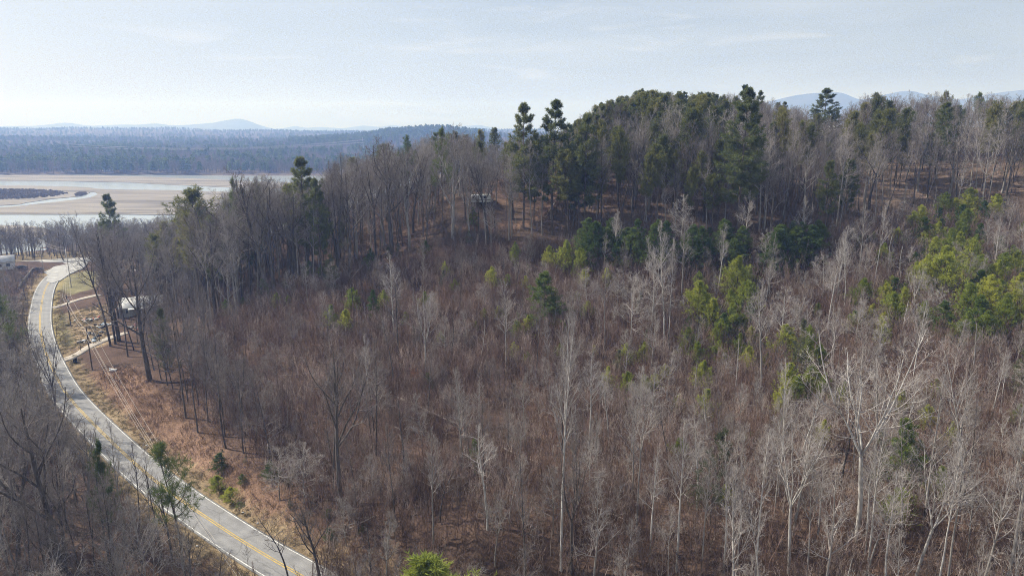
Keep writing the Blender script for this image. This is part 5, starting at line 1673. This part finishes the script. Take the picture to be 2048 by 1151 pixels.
def prism_roof(name, lx, ly, rise, thick, over, material, z):
    """gable roof with its ridge along x"""
    hx, hy = lx / 2 + over, ly / 2 + over
    k = rise / (ly / 2)
    ze = z - over * k
    v = np.array([(-hx, -hy, ze), (hx, -hy, ze), (hx, 0, z + rise), (-hx, 0, z + rise), (hx, hy, ze), (-hx, hy, ze)])
    v = np.vstack([v + [0, 0, thick], v])
    f = np.array([[0, 1, 2, 3], [3, 2, 4, 5], [7, 6, 9, 8], [8, 9, 11, 10], [0, 6, 7, 1], [5, 4, 10, 11], [1, 7, 8, 2], [2, 8, 10, 4], [6, 0, 3, 9], [9, 3, 5, 11]])
    return make_mesh(name, [(v, f, 0)], [material])

def gable_walls(name, lx, ly, h, rise, material):
    hx, hy = lx / 2, ly / 2
    v = np.array([(-hx, -hy, -.6), (hx, -hy, -.6), (hx, hy, -.6), (-hx, hy, -.6), (-hx, -hy, h), (hx, -hy, h), (hx, hy, h), (-hx, hy, h), (-hx, 0, h + rise - .02), (hx, 0, h + rise - .02)])
    q = np.array([[0, 1, 5, 4], [2, 3, 7, 6], [1, 2, 6, 5], [3, 0, 4, 7]])
    t = np.array([[5, 6, 9], [7, 4, 8]])
    return make_mesh(name, [(v, q, 0), (v, t, 0)], [material])

def house(loc, rz, lx, ly, h, rise, wall_m, roof_m, label, cat='house', porch=False, nwin=3):
    e = tag(empty('house', loc, (0, 0, rz)), label, cat)
    link('wall', gable_walls('house_wall', lx, ly, h, rise, wall_m), e)
    link('roof', prism_roof('house_roof', lx, ly, rise, .14, .5, roof_m, h), e)
    for s in (-1, 1):
        for k in range(nwin):
            x = -lx / 2 + lx * (k + .5) / nwin
            w = link('window', boxm('window_frame', (1.15, .10, 1.35), M['white_scrap'], (x, s * (ly / 2 + .03), h * .55)), e)
            link('pane', boxm('window_pane', (.95, .06, 1.15), M['glass'], (x, s * (ly / 2 + .07), h * .55)), w)
    d = link('door', boxm('house_door', (.95, .08, 2.0), M['timber'], (lx * .5 / nwin * 2 - lx / 2 + .4, -ly / 2 - .03, .95)), e)
    link('chimney', boxm('chimney', (.7, .7, 1.6), M['stone'], (lx * .22, ly * .1, h + rise + .3)), e)
    if porch:
        link('porch_roof', boxm('porch_roof', (lx * .6, 2.4, .12), roof_m, (0, -ly / 2 - 1.25, h - .25)), e)
        for x in (-lx * .28, lx * .28):
            link('porch_post', boxm('porch_post', (.14, .14, h - .3), M['wall_white'], (x, -ly / 2 - 2.3, (h - .3) / 2 - .05)), e)
    return e

hp = ground_at(276, 628)
house((hp[0], hp[1] + 3, hp[2]), math.radians(24), 12.0, 8.5, 2.8, 2.3, M['wall_grey'], M['white_metal'], 'grey house with a white metal roof behind the tall clump', porch=True)
for px_, Y_, zoff, rz, lx_, lab, rm in [(1662, 285, 0.5, .4, 10, 'white gabled house on the ridge behind the lone blue-green pine', 'white_metal'),
                                    (1516, 268, -1.5, -.3, 9, 'pale house half hidden by pines left of the ridge houses', 'white_metal'),
                                    (1775, 292, .3, .2, 9, 'small white house on the ridge among bare crowns', 'white_metal')]:
    X_ = (px_ - 1024) / FPX * Y_ * CP
    house((X_, Y_, h1(X_, Y_) + zoff), rz, lx_, 7, 3.0, 2.2, M['wall_white'], M[rm], lab)

# white building at the junction
bpz = ground_at(8, 543)
e = tag(empty('white_building', (bpz[0] - 7.5, bpz[1] + 6, bpz[2]), (0, 0, .6)), 'white low building at the left edge by the junction', 'building')
link('wall', gable_walls('building_wall', 13, 10, 3.4, 1.9, M['wall_white']), e)
link('roof', prism_roof('building_roof', 13, 10, 1.9, .16, .5, M['roof_grey'], 3.4), e)
for x in (-4.4, -1.5, 1.5, 4.4):
    w = link('window', boxm('window_frame', (1.5, .1, 1.3), M['metal'], (x, -5.03, 1.9)), e)
    link('pane', boxm('window_pane', (1.3, .06, 1.1), M['glass'], (x, -5.08, 1.9)), w)
link('door', boxm('side_door', (.1, 2.6, 2.6), M['metal'], (6.53, 1, 1.3)), e)
# retaining wall along the lot
wl_ = np.array([ground_at(a, b_)[:2] for a, b_ in [(66, 539), (58, 548), (48, 560), (38, 576)]])
wl_ = spline(wl_, 1.0)
w0, w1 = offset_line(wl_, -.2), offset_line(wl_, .2)
zz = height(wl_[:, 0], wl_[:, 1])
V = np.stack([np.c_[w0, zz - .8], np.c_[w0, zz + .7], np.c_[w1, zz + .7], np.c_[w1, zz - .8]], 1)
nn = len(wl_)
F = np.array([[i * 4 + a, i * 4 + (a + 1) % 4, i * 4 + 4 + (a + 1) % 4, i * 4 + 4 + a] for i in range(nn - 1) for a in range(4)])
tag(link('retaining_wall', make_mesh('retaining_wall', [(V.reshape(-1, 3), F, 0), (V[[0, -1]].reshape(-1, 3), np.array([[3, 2, 1, 0], [4, 5, 6, 7]]), 0)], [M['stone']])), 'dark low retaining wall between lot and road bend', 'wall')

def car(loc, rz, paint, label):
    e = tag(empty('parked_car', loc, (0, 0, rz)), label, 'car')
    prof = np.array([(-2.2, .32), (-2.25, .72), (-1.45, .92), (-.75, 1.42), (.75, 1.46), (1.55, .98), (2.2, .88), (2.25, .4)])
    hw_ = np.array([.86, .9, .88, .70, .70, .88, .88, .86])
    V = np.concatenate([np.c_[prof[:, 0], -hw_, prof[:, 1]], np.c_[prof[:, 0], hw_, prof[:, 1]]])
    m_ = len(prof)
    F = np.array([[i, i + m_, (i + 1) % m_ + m_, (i + 1) % m_] for i in range(m_)])
    me = bpy.data.meshes.new('car_body')
    me.from_pydata([tuple(v) for v in V], [], [tuple(f) for f in F] + [tuple(range(m_)), tuple(range(2 * m_ - 1, m_ - 1, -1))])
    me.materials.append(paint)
    link('body', me, e)
    for nm, pts in (('windscreen', [(-1.40, .95), (-.80, 1.38)]), ('rear_window', [(.82, 1.40), (1.50, 1.02)])):
        (x0, z0), (x1, z1) = pts
        d = .02 if nm == 'windscreen' else -.02
        q = np.array([(x0 - d, -.72, z0 + .03), (x0 - d, .72, z0 + .03), (x1 - d, .62, z1 + .03), (x1 - d, -.62, z1 + .03)])
        link(nm, make_mesh(nm, [(np.vstack([q, q - [0, 0, .03]]), np.array([[0, 1, 2, 3], [7, 6, 5, 4], [0, 4, 5, 1], [1, 5, 6, 2], [2, 6, 7, 3], [3, 7, 4, 0]]), 0)], [M['glass']]), e)
    for s in (-1, 1):
        link('side_window', boxm('side_window', (1.7, .03, .34), M['glass'], (0.05, s * .80, 1.18), taper=.85), e)
        link('headlight', boxm('headlight', (.06, .35, .16), M['white_scrap'], (-2.26, s * .6, .68)), e)
        for x in (-1.4, 1.4):
            P = np.array([[[x, s * .68, .32], [x, s * .90, .32]]])
            V, F, _ = tubes(P, np.full((1, 2), .32), 14)
            caps = np.array([[14 + i for i in range(14)]])
            w = link('wheel', make_mesh('car_tyre', [(V, F, 0), (V, caps, 0), (V, np.array([[13 - i for i in range(14)]]), 0)], [M['black']]), e)
            V, F, _ = tubes(np.array([[[x, s * .86, .32], [x, s * .915, .32]]]), np.full((1, 2), .19), 10)
            link('rim', make_mesh('car_rim', [(V, F, 0), (V, np.array([[10 + i for i in range(10)]]), 0)], [M['metal']]), w)
    return e
for px_, py_, rz, m_, lab in [(43, 537.5, .4, 'car_dark', 'dark car parked beside the white building'), (76, 541.5, .2, 'car_dark', 'black car parked near the roadside pole at the junction')]:
    p = ground_at(px_, py_)
    car((p[0], p[1], p[2] + .05), rz, M[m_], lab)
p = ground_at(1128, 372)
car((p[0], p[1], p[2] + .1), .25, M['car_silver'], 'silver car parked among the trees on the clay bank')

# camper on the hill
p = ground_at(962, 406)
e = tag(empty('camper_trailer', (p[0], p[1], p[2] - .25), (0, 0, math.radians(6))), 'white camper trailer parked above the clay track', 'camper')
me = bpy.data.meshes.new('camper_body')
prof = [(-2.9, .55), (-3.1, 1.2), (-2.9, 2.3), (-2.5, 2.6), (2.6, 2.65), (2.9, 2.4), (2.9, .55)]
V = [(x, -1.2, z) for x, z in prof] + [(x, 1.2, z) for x, z in prof]
me.from_pydata(V, [], [(i, (i + 1) % 7, (i + 1) % 7 + 7, i + 7) for i in range(7)] + [tuple(range(6, -1, -1)), tuple(range(7, 14))])
me.materials.append(M['wall_white'])
link('body', me, e)
for x, w_ in ((-2.3, .5), (1.2, .9)):
    w = link('window', boxm('camper_window_frame', (w_ + .12, .06, .82), M['metal'], (x, -1.22, 1.95)), e)
    link('pane', boxm('camper_pane', (w_, .05, .7), M['glass'], (x, -1.245, 1.95)), w)
link('door', boxm('camper_door', (.75, .06, 1.9), M['metal'], (-1.15, -1.22, 1.55)), e)
link('stripe', boxm('camper_stripe', (5.6, .03, .16), M['black'], (0, -1.21, 1.1)), e)
for x in (.2, 1.1):
    for s in (-1, 1):
        V, F, _ = tubes(np.array([[[x, s * .95, .36], [x, s * 1.19, .36]]]), np.full((1, 2), .36), 12)
        link('wheel', make_mesh('camper_wheel', [(V, F, 0), (V, np.array([[12 + i for i in range(12)]]), 0), (V, np.array([[11 - i for i in range(12)]]), 0)], [M['black']]), e)

# utility poles and wires
def pole(px_, py_, ty, mk, label, arm=True, az=0.0, r=.16):
    p = ground_at(px_, py_)
    h = top_z(p[1], ty) - p[2]
    e = tag(empty('utility_pole', tuple(p), (0, 0, az)), label, 'utility pole')
    V, F, _ = tubes(np.array([[[0, 0, -.5], [0, 0, h * .5], [0, 0, h]]]), np.array([[r, r * .9, r * .75]]), 10)
    link('shaft', make_mesh('pole_shaft', [(V, F, 0), (V, np.array([[20 + i for i in range(10)]]), 0)], [M[mk]]), e)
    tips = [Vector((0, -.2, h - 1.6))]
    if arm:
        a = link('crossarm', boxm('crossarm', (2.4, .12, .14), M[mk], (0, -.22, h - .55)), e)
        for x in (-1.1, -.45, 1.1):
            V, F, _ = tubes(np.array([[[x, -.22, h - .48], [x, -.22, h - .36], [x, -.22, h - .24]]]), np.array([[.05, .08, .03]]), 7)
            link('insulator', make_mesh('insulator', [(V, F, 0)], [M['white_scrap']]), a)
            tips.append(Vector((x, -.22, h - .24)))
        V, F, _ = tubes(np.array([[[.38, 0, h - 2.4], [.38, 0, h - 1.5]]]), np.full((1, 2), .24), 10)
        link('transformer', make_mesh('transformer', [(V, F, 0), (V, np.array([[10 + i for i in range(10)]]), 0)], [M['metal']]), e)
    else:
        tips += [Vector((0, -.1, h - .1)), Vector((0, .1, h - .5)), Vector((0, -.15, h - 1.0))]
    mw = Vector(p)
    c_, s_ = math.cos(az), math.sin(az)
    return [mw + Vector((t.x * c_ - t.y * s_, t.x * s_ + t.y * c_, t.z)) for t in tips]

pa = pole(185, 741, 652, 'pole_wood', 'dark utility pole beside the gravel driveway', az=.715)
pb = pole(142, 652, 590, 'pole_wood', 'utility pole with crossarm in the tan yard', az=.715)
pc = pole(143, 575, 494, 'pole_light', 'pale utility pole on the green grass at the road bend', arm=False, r=.14)
pd = pole(88, 546, 476, 'pole_light', 'pale utility pole beside the black car at the junction', arm=False, r=.14)
# next pole of the line stands just outside the lower edge of the view
x_, y_ = -12.0, 55.0
zp = h1(x_, y_)
e = tag(empty('utility_pole', (x_, y_, zp), (0, 0, .715)), 'utility pole just beyond the bottom edge carrying the roadside wires', 'utility pole')
V, F, _ = tubes(np.array([[[0, 0, -.5], [0, 0, 4.5], [0, 0, 9.0]]]), np.array([[.17, .15, .12]]), 10)
link('shaft', make_mesh('pole_shaft', [(V, F, 0)], [M['pole_wood']]), e)
pe = [Vector((x_, y_, zp + 7.0)), Vector((x_ - .83, y_ - .72, zp + 8.8)), Vector((x_ - .34, y_ - .3, zp + 8.8)), Vector((x_ + .83, y_ + .72, zp + 8.8))]

def wires(a, b_, sag, label, r=.028):
    e = tag(empty('power_line', tuple((a[0] + b_[0]) / 2)), label, 'power line')
    o = np.array((a[0] + b_[0]) / 2)
    for k in range(min(len(a), len(b_))):
        t = np.linspace(0, 1, 24)[:, None]
        P = np.array(a[k]) * (1 - t) + np.array(b_[k]) * t
        P[:, 2] -= 4 * sag * (t * (1 - t))[:, 0] * (1 + .15 * k)
        V, F, _ = tubes((P - o)[None], np.full((1, 24), r), 4)
        link('wire', make_mesh('wire', [(V, F, 0)], [M['wire']]), e)
wires(pa, pe, 4.5, 'sagging wires running down the road to the bottom edge')
wires(pa, pb, 1.0, 'wires between the driveway pole and the yard pole')
wires(pb, pc, 1.4, 'wires from the yard pole to the pale pole at the bend')
wires(pc, pd, .8, 'wires between the two pale poles at the junction')

# transmission line over the far woods
def pylon(X_, Y_, h, label):
    e = tag(empty('pylon', (X_, Y_, float(height(np.array([X_]), np.array([Y_]), road=False)[0]))), label, 'pylon')
    P, R = [], []
    for sx in (-1, 1):
        for sy in (-1, 1):
            P.append([[sx * 2.6, sy * 2.6, 0], [sx * 1.2, sy * 1.2, h * .6], [sx * .4, sy * .4, h]])
    V, F, _ = tubes(np.array(P, float), np.full((4, 3), .14), 4)
    link('mast', make_mesh('pylon_mast', [(V, F, 0)], [M['metal']]), e)
    br = []
    for k in range(8):
        z0, z1 = h * k / 8, h * (k + 1) / 8
        w0, w1 = 2.6 - 2.2 * k / 8, 2.6 - 2.2 * (k + 1) / 8
        for a in range(4):
            c0 = [(-1, -1), (1, -1), (1, 1), (-1, 1)][a]; c1 = [(1, -1), (1, 1), (-1, 1), (-1, -1)][a]
            br.append([[c0[0] * w0, c0[1] * w0, z0], [(c0[0] * w0 + c1[0] * w1) / 2, (c0[1] * w0 + c1[1] * w1) / 2, (z0 + z1) / 2], [c1[0] * w1, c1[1] * w1, z1]])
    V, F, _ = tubes(np.array(br, float), np.full((32, 3), .07), 3)
    link('bracing', make_mesh('pylon_bracing', [(V, F, 0)], [M['metal']]), e)
    for z in (h * .72, h * .86):
        link('crossarm', boxm('pylon_arm', (9, .5, .4), M['metal'], (0, 0, z)), e)
    b0 = Vector(e.location)
    return [b0 + Vector((x, 0, z)) for z in (h * .72, h * .86) for x in (-4.4, 4.4)]
q0 = pylon(-860, 1350, 31, 'faint lattice pylon in the far blue woods')
q1 = pylon(-300, 1400, 36, 'lattice pylon behind the bare woods on the far hill')
wires(q0, q1, 9, 'long pale transmission wires across the far woods', r=.17)

# junk, brush pile, bin, logs, litter
def junk(px_, py_, n_, sp, label, cols, name='scrap_heap', seed=0):
    g = np.random.default_rng(seed)
    p = ground_at(px_, py_)
    e = tag(empty(name, tuple(p)), label, 'scrap heap')
    for k in range(n_):
        sz = (g.uniform(.5, 1.7), g.uniform(.3, 1.0), g.uniform(.08, .5))
        nm, mk = cols[k % len(cols)]
        o = link(nm, boxm(nm, sz, M[mk], taper=g.uniform(.75, 1)), e)
        dx, dy = g.normal(0, sp, 2)
        o.location = (dx, dy, h1(p[0] + dx, p[1] + dy) - p[2] + .12 + .3 * g.random())
        o.rotation_euler = (g.normal(0, .25), g.normal(0, .25), g.random() * 6.28)
CL = [('board', 'timber'), ('sheet', 'white_scrap'), ('crate', 'black'), ('sheet', 'metal'), ('panel', 'red_scrap'), ('board', 'timber')]
junk(181, 641, 22, 1.9, 'scrap heap of pale boards on the tan yard', CL, seed=1)
junk(205, 653, 16, 1.6, 'scrap with a blue tarp in front of the house', [('tarp', 'blue_tarp'), ('sheet', 'white_scrap'), ('board', 'timber'), ('crate', 'black')], seed=2)
junk(270, 655, 18, 1.8, 'white and black clutter under the house porch', [('sheet', 'white_scrap'), ('crate', 'black'), ('board', 'timber'), ('panel', 'red_scrap')], seed=3)
junk(195, 668, 9, 1.2, 'dark clutter in the middle of the yard', [('crate', 'black'), ('board', 'timber')], seed=4)
junk(178, 684, 12, 1.5, 'bluish clutter on the yard edge above the driveway', [('sheet', 'metal'), ('board', 'timber'), ('tarp', 'blue_tarp'), ('crate', 'black')], seed=5)

p = ground_at(240, 737)
e = tag(empty('brush_pile', tuple(p)), 'brush pile with a white sheet below the tall clump', 'brush pile')
g = np.random.default_rng(8)
s_ = np.c_[g.normal(0, 1.6, (60, 1)), g.normal(0, .9, (60, 1)), g.uniform(0, .8, (60, 1))]
d_ = np.c_[g.normal(0, 1, (60, 2)), g.normal(.1, .25, (60, 1))]
P, R = stem(g, s_, d_, g.uniform(1, 2.6, 60), .05, .015, 4, .15)
link('branches', make_mesh('brush_branches', [tubes(P, R, 4)], [M['vine']]), e)
o = link('sheet', boxm('plastic_sheet', (1.9, 1.1, .25), M['white_scrap'], taper=.7), e)
o.location = (-.9, -1.5, .25); o.rotation_euler = (.25, .1, .3)
o = link('sheet', boxm('plastic_sheet', (.9, .7, .2), M['white_scrap'], taper=.7), e)
o.location = (-1.9, -.7, .3); o.rotation_euler = (-.2, .3, .9)

p = ground_at(151, 726)
e = tag(empty('trash_bin', tuple(p), (0, 0, .4)), 'black wheeled bin standing at the driveway mouth', 'bin')
link('body', boxm('bin_body', (.75, .8, 1.15), M['black'], (0, 0, .68), taper=1.22), e)
link('lid', boxm('bin_lid', (.98, 1.02, .10), M['black'], (0, .0, 1.32), taper=.9), e)
for s in (-1, 1):
    V, F, _ = tubes(np.array([[[s * .32, .38, .14], [s * .42, .38, .14]]]), np.full((1, 2), .14), 10)
    link('wheel', make_mesh('bin_wheel', [(V, F, 0), (V, np.array([[10 + i for i in range(10)]]), 0)], [M['black']]), e)
def fallen(a, b_, r, label, mk='log'):
    P0, P1 = ground_at(*a), ground_at(*b_)
    t = np.linspace(0, 1, 9)[:, None]
    P = P0 * (1 - t) + P1 * t
    P[:, 2] = np.maximum(height(P[:, 0], P[:, 1]), P[:, 2]) + r + .45
    P[:, :2] += np.random.default_rng(int(a[0])).normal(0, .06, (9, 2))
    P[:, 2] = np.convolve(np.pad(P[:, 2], 1, mode='edge'), [.3, .4, .3], 'valid')
    o0 = P.mean(0)
    V, F, _ = tubes((P - o0)[None], np.linspace(r, r * .5, 9)[None], 8)
    e = tag(empty('fallen_log', tuple(o0)), label, 'log')
    link('stem', make_mesh('log_stem', [(V, F, 0), (V, np.array([[7 - i for i in range(8)]]), 0)], [M[mk]]), e)
    g = np.random.default_rng(int(a[1]))
    Q, R = sprout(g, (P - o0)[None], np.linspace(r, r * .5, 9)[None], 6, .4, .97, .9, lambda t: .05 + 0 * t, .4, 3, .1, .1, .02)
    link('branch_stubs', make_mesh('log_stubs', [tubes(Q, R, 4)], [M[mk]]), e)
    return e
for k, (a, b_) in enumerate([((1010, 905), (1075, 935)), ((1230, 880), (1290, 862)), ((700, 1075), (760, 1040)), ((560, 760), (618, 752)), ((905, 690), (952, 705)), ((1180, 1020), (1255, 1052)), ((1480, 980), (1540, 1012)), ((1090, 800), (1140, 790)), ((1660, 960), (1720, 940)), ((820, 960), (872, 985))]):
    fallen(a, b_, .10, 'thin fallen stem lying in the brown undergrowth of the clearing')['group'] = 'thin fallen stems of the clearing'
for k, (a, b_, lab) in enumerate([(162, 703, 'weathered fence post at the yard edge, driveway side'), (200, 684, 'leaning fence post beside the driveway bend')]):
    p = ground_at(a, b_)
    V, F, _ = tubes(np.array([[[0, 0, -.3], [0.03, 0, .9], [0.02 + .2 * k, 0, 2.2]]]), np.array([[.09, .08, .07]]), 7)
    o = tag(link('fence_post', make_mesh('fence_post', [(V, F, 0), (V, np.array([[14 + i for i in range(7)]]), 0)], [M['pole_wood']])), lab, 'post')
    o.location = p

fallen((797, 804), (914, 858), .22, 'long pale fallen trunk lying across the mid clearing')
fallen((655, 938), (724, 948), .2, 'pale fallen trunk behind the close pair of dark trees')
fallen((1115, 405), (1090, 440), .16, 'bleached trunk lying on the clay bank by the great pines')
for k, (a, b_) in enumerate([(293, 891), (302, 880), (516, 1046), (486, 1025), (651, 1116), (588, 1040), (395, 1096)]):
    p = ground_at(a, b_)
    o = tag(link('litter_scrap', boxm('paper_scrap', (.45, .34, .12), M['white_scrap'], taper=.6)), 'scrap of white litter on the road verge', 'litter', 'scraps of litter along the road verge')
    o.location = (p[0], p[1], p[2] + .12); o.rotation_euler = (.3, .2, k)

# small far houses
for k, (px_, Y_, lab) in enumerate([(204, 1050, 'tiny white house on the far lake shore'), (566, 1300, 'tiny white far house right of the transmission wires'), (487, 1330, 'tiny pale far house under the transmission wires')]):
    X_ = (px_ - 1024) / FPX * Y_ * CP
    house((X_, Y_, float(height(np.array([X_]), np.array([Y_]), road=False)[0]) + .5), .2 * k, 13, 8, 3.5, 2.5, M['wall_white'], M['white_metal'], lab)

# orange-leaved shrubs that kept their dead leaves
for k, (a, b_, ty, lab) in enumerate([(735, 592, 565, 'small rust-leaved bush beside the small pine cluster'), (832, 765, 738, 'orange-tan leafy bush left of the pale forked tree')]):
    g = np.random.default_rng(900 + k)
    p = ground_at(a, b_)
    h = top_z(p[1], ty) - p[2]
    e = tag(empty('shrub', tuple(p)), lab, 'shrub')
    P, R = stem(g, np.zeros((9, 3)), np.c_[g.normal(0, .35, (9, 2)), np.ones((9, 1))], h * .9, .03, .01, 5, .08)
    link('stems', make_mesh('shrub_stems', [tubes(P, R, 4)], [M['brush']]), e)
    Q, R = sprout(g, P, R, 14, .3, 1, .7, lambda t: .25 + 0 * t, .6, 3, .1, .05, .008)
    link('leaves', make_mesh('shrub_leaves', [tufts(g, Q[:, -1], ends_dir(Q), .22, 4, .8, .3)], [M['dead_leaf']]), e)

# ================================================================== HAZE
hm = bpy.data.materials.new('haze')
hm.use_nodes = True
hn, hl = hm.node_tree.nodes, hm.node_tree.links
hn.clear()
ho = hn.new('ShaderNodeOutputMaterial')
pv = hn.new('ShaderNodeVolumePrincipled')
pv.inputs['Color'].default_value = HAZE_COLOR
pv.inputs['Density'].default_value = HAZE_DENSITY
pv.inputs['Absorption Color'].default_value = (1, 1, 1, 1)
pv.inputs['Anisotropy'].default_value = 0.15
hl.new(pv.outputs['Volume'], ho.inputs['Volume'])
zb, zt = -30.0, 400.0
x0, x1, y0, y1 = -9800, 9800, -600, 9900
V = np.array([(x, y, z) for z in (zb, zt) for x, y in ((x0, y0), (x1, y0), (x1, y1), (x0, y1))], float)
tag(link('haze', make_mesh('haze', [(V, np.array([[0, 3, 2, 1], [4, 5, 6, 7], [0, 1, 5, 4], [1, 2, 6, 5], [2, 3, 7, 6], [3, 0, 4, 7]]), 0)], [hm])), kind='stuff')
print('placed', n_placed, 'rest', len(rest), 'unique tris', sum(len(m.loops) - 2 * len(m.polygons) for m in bpy.data.meshes))
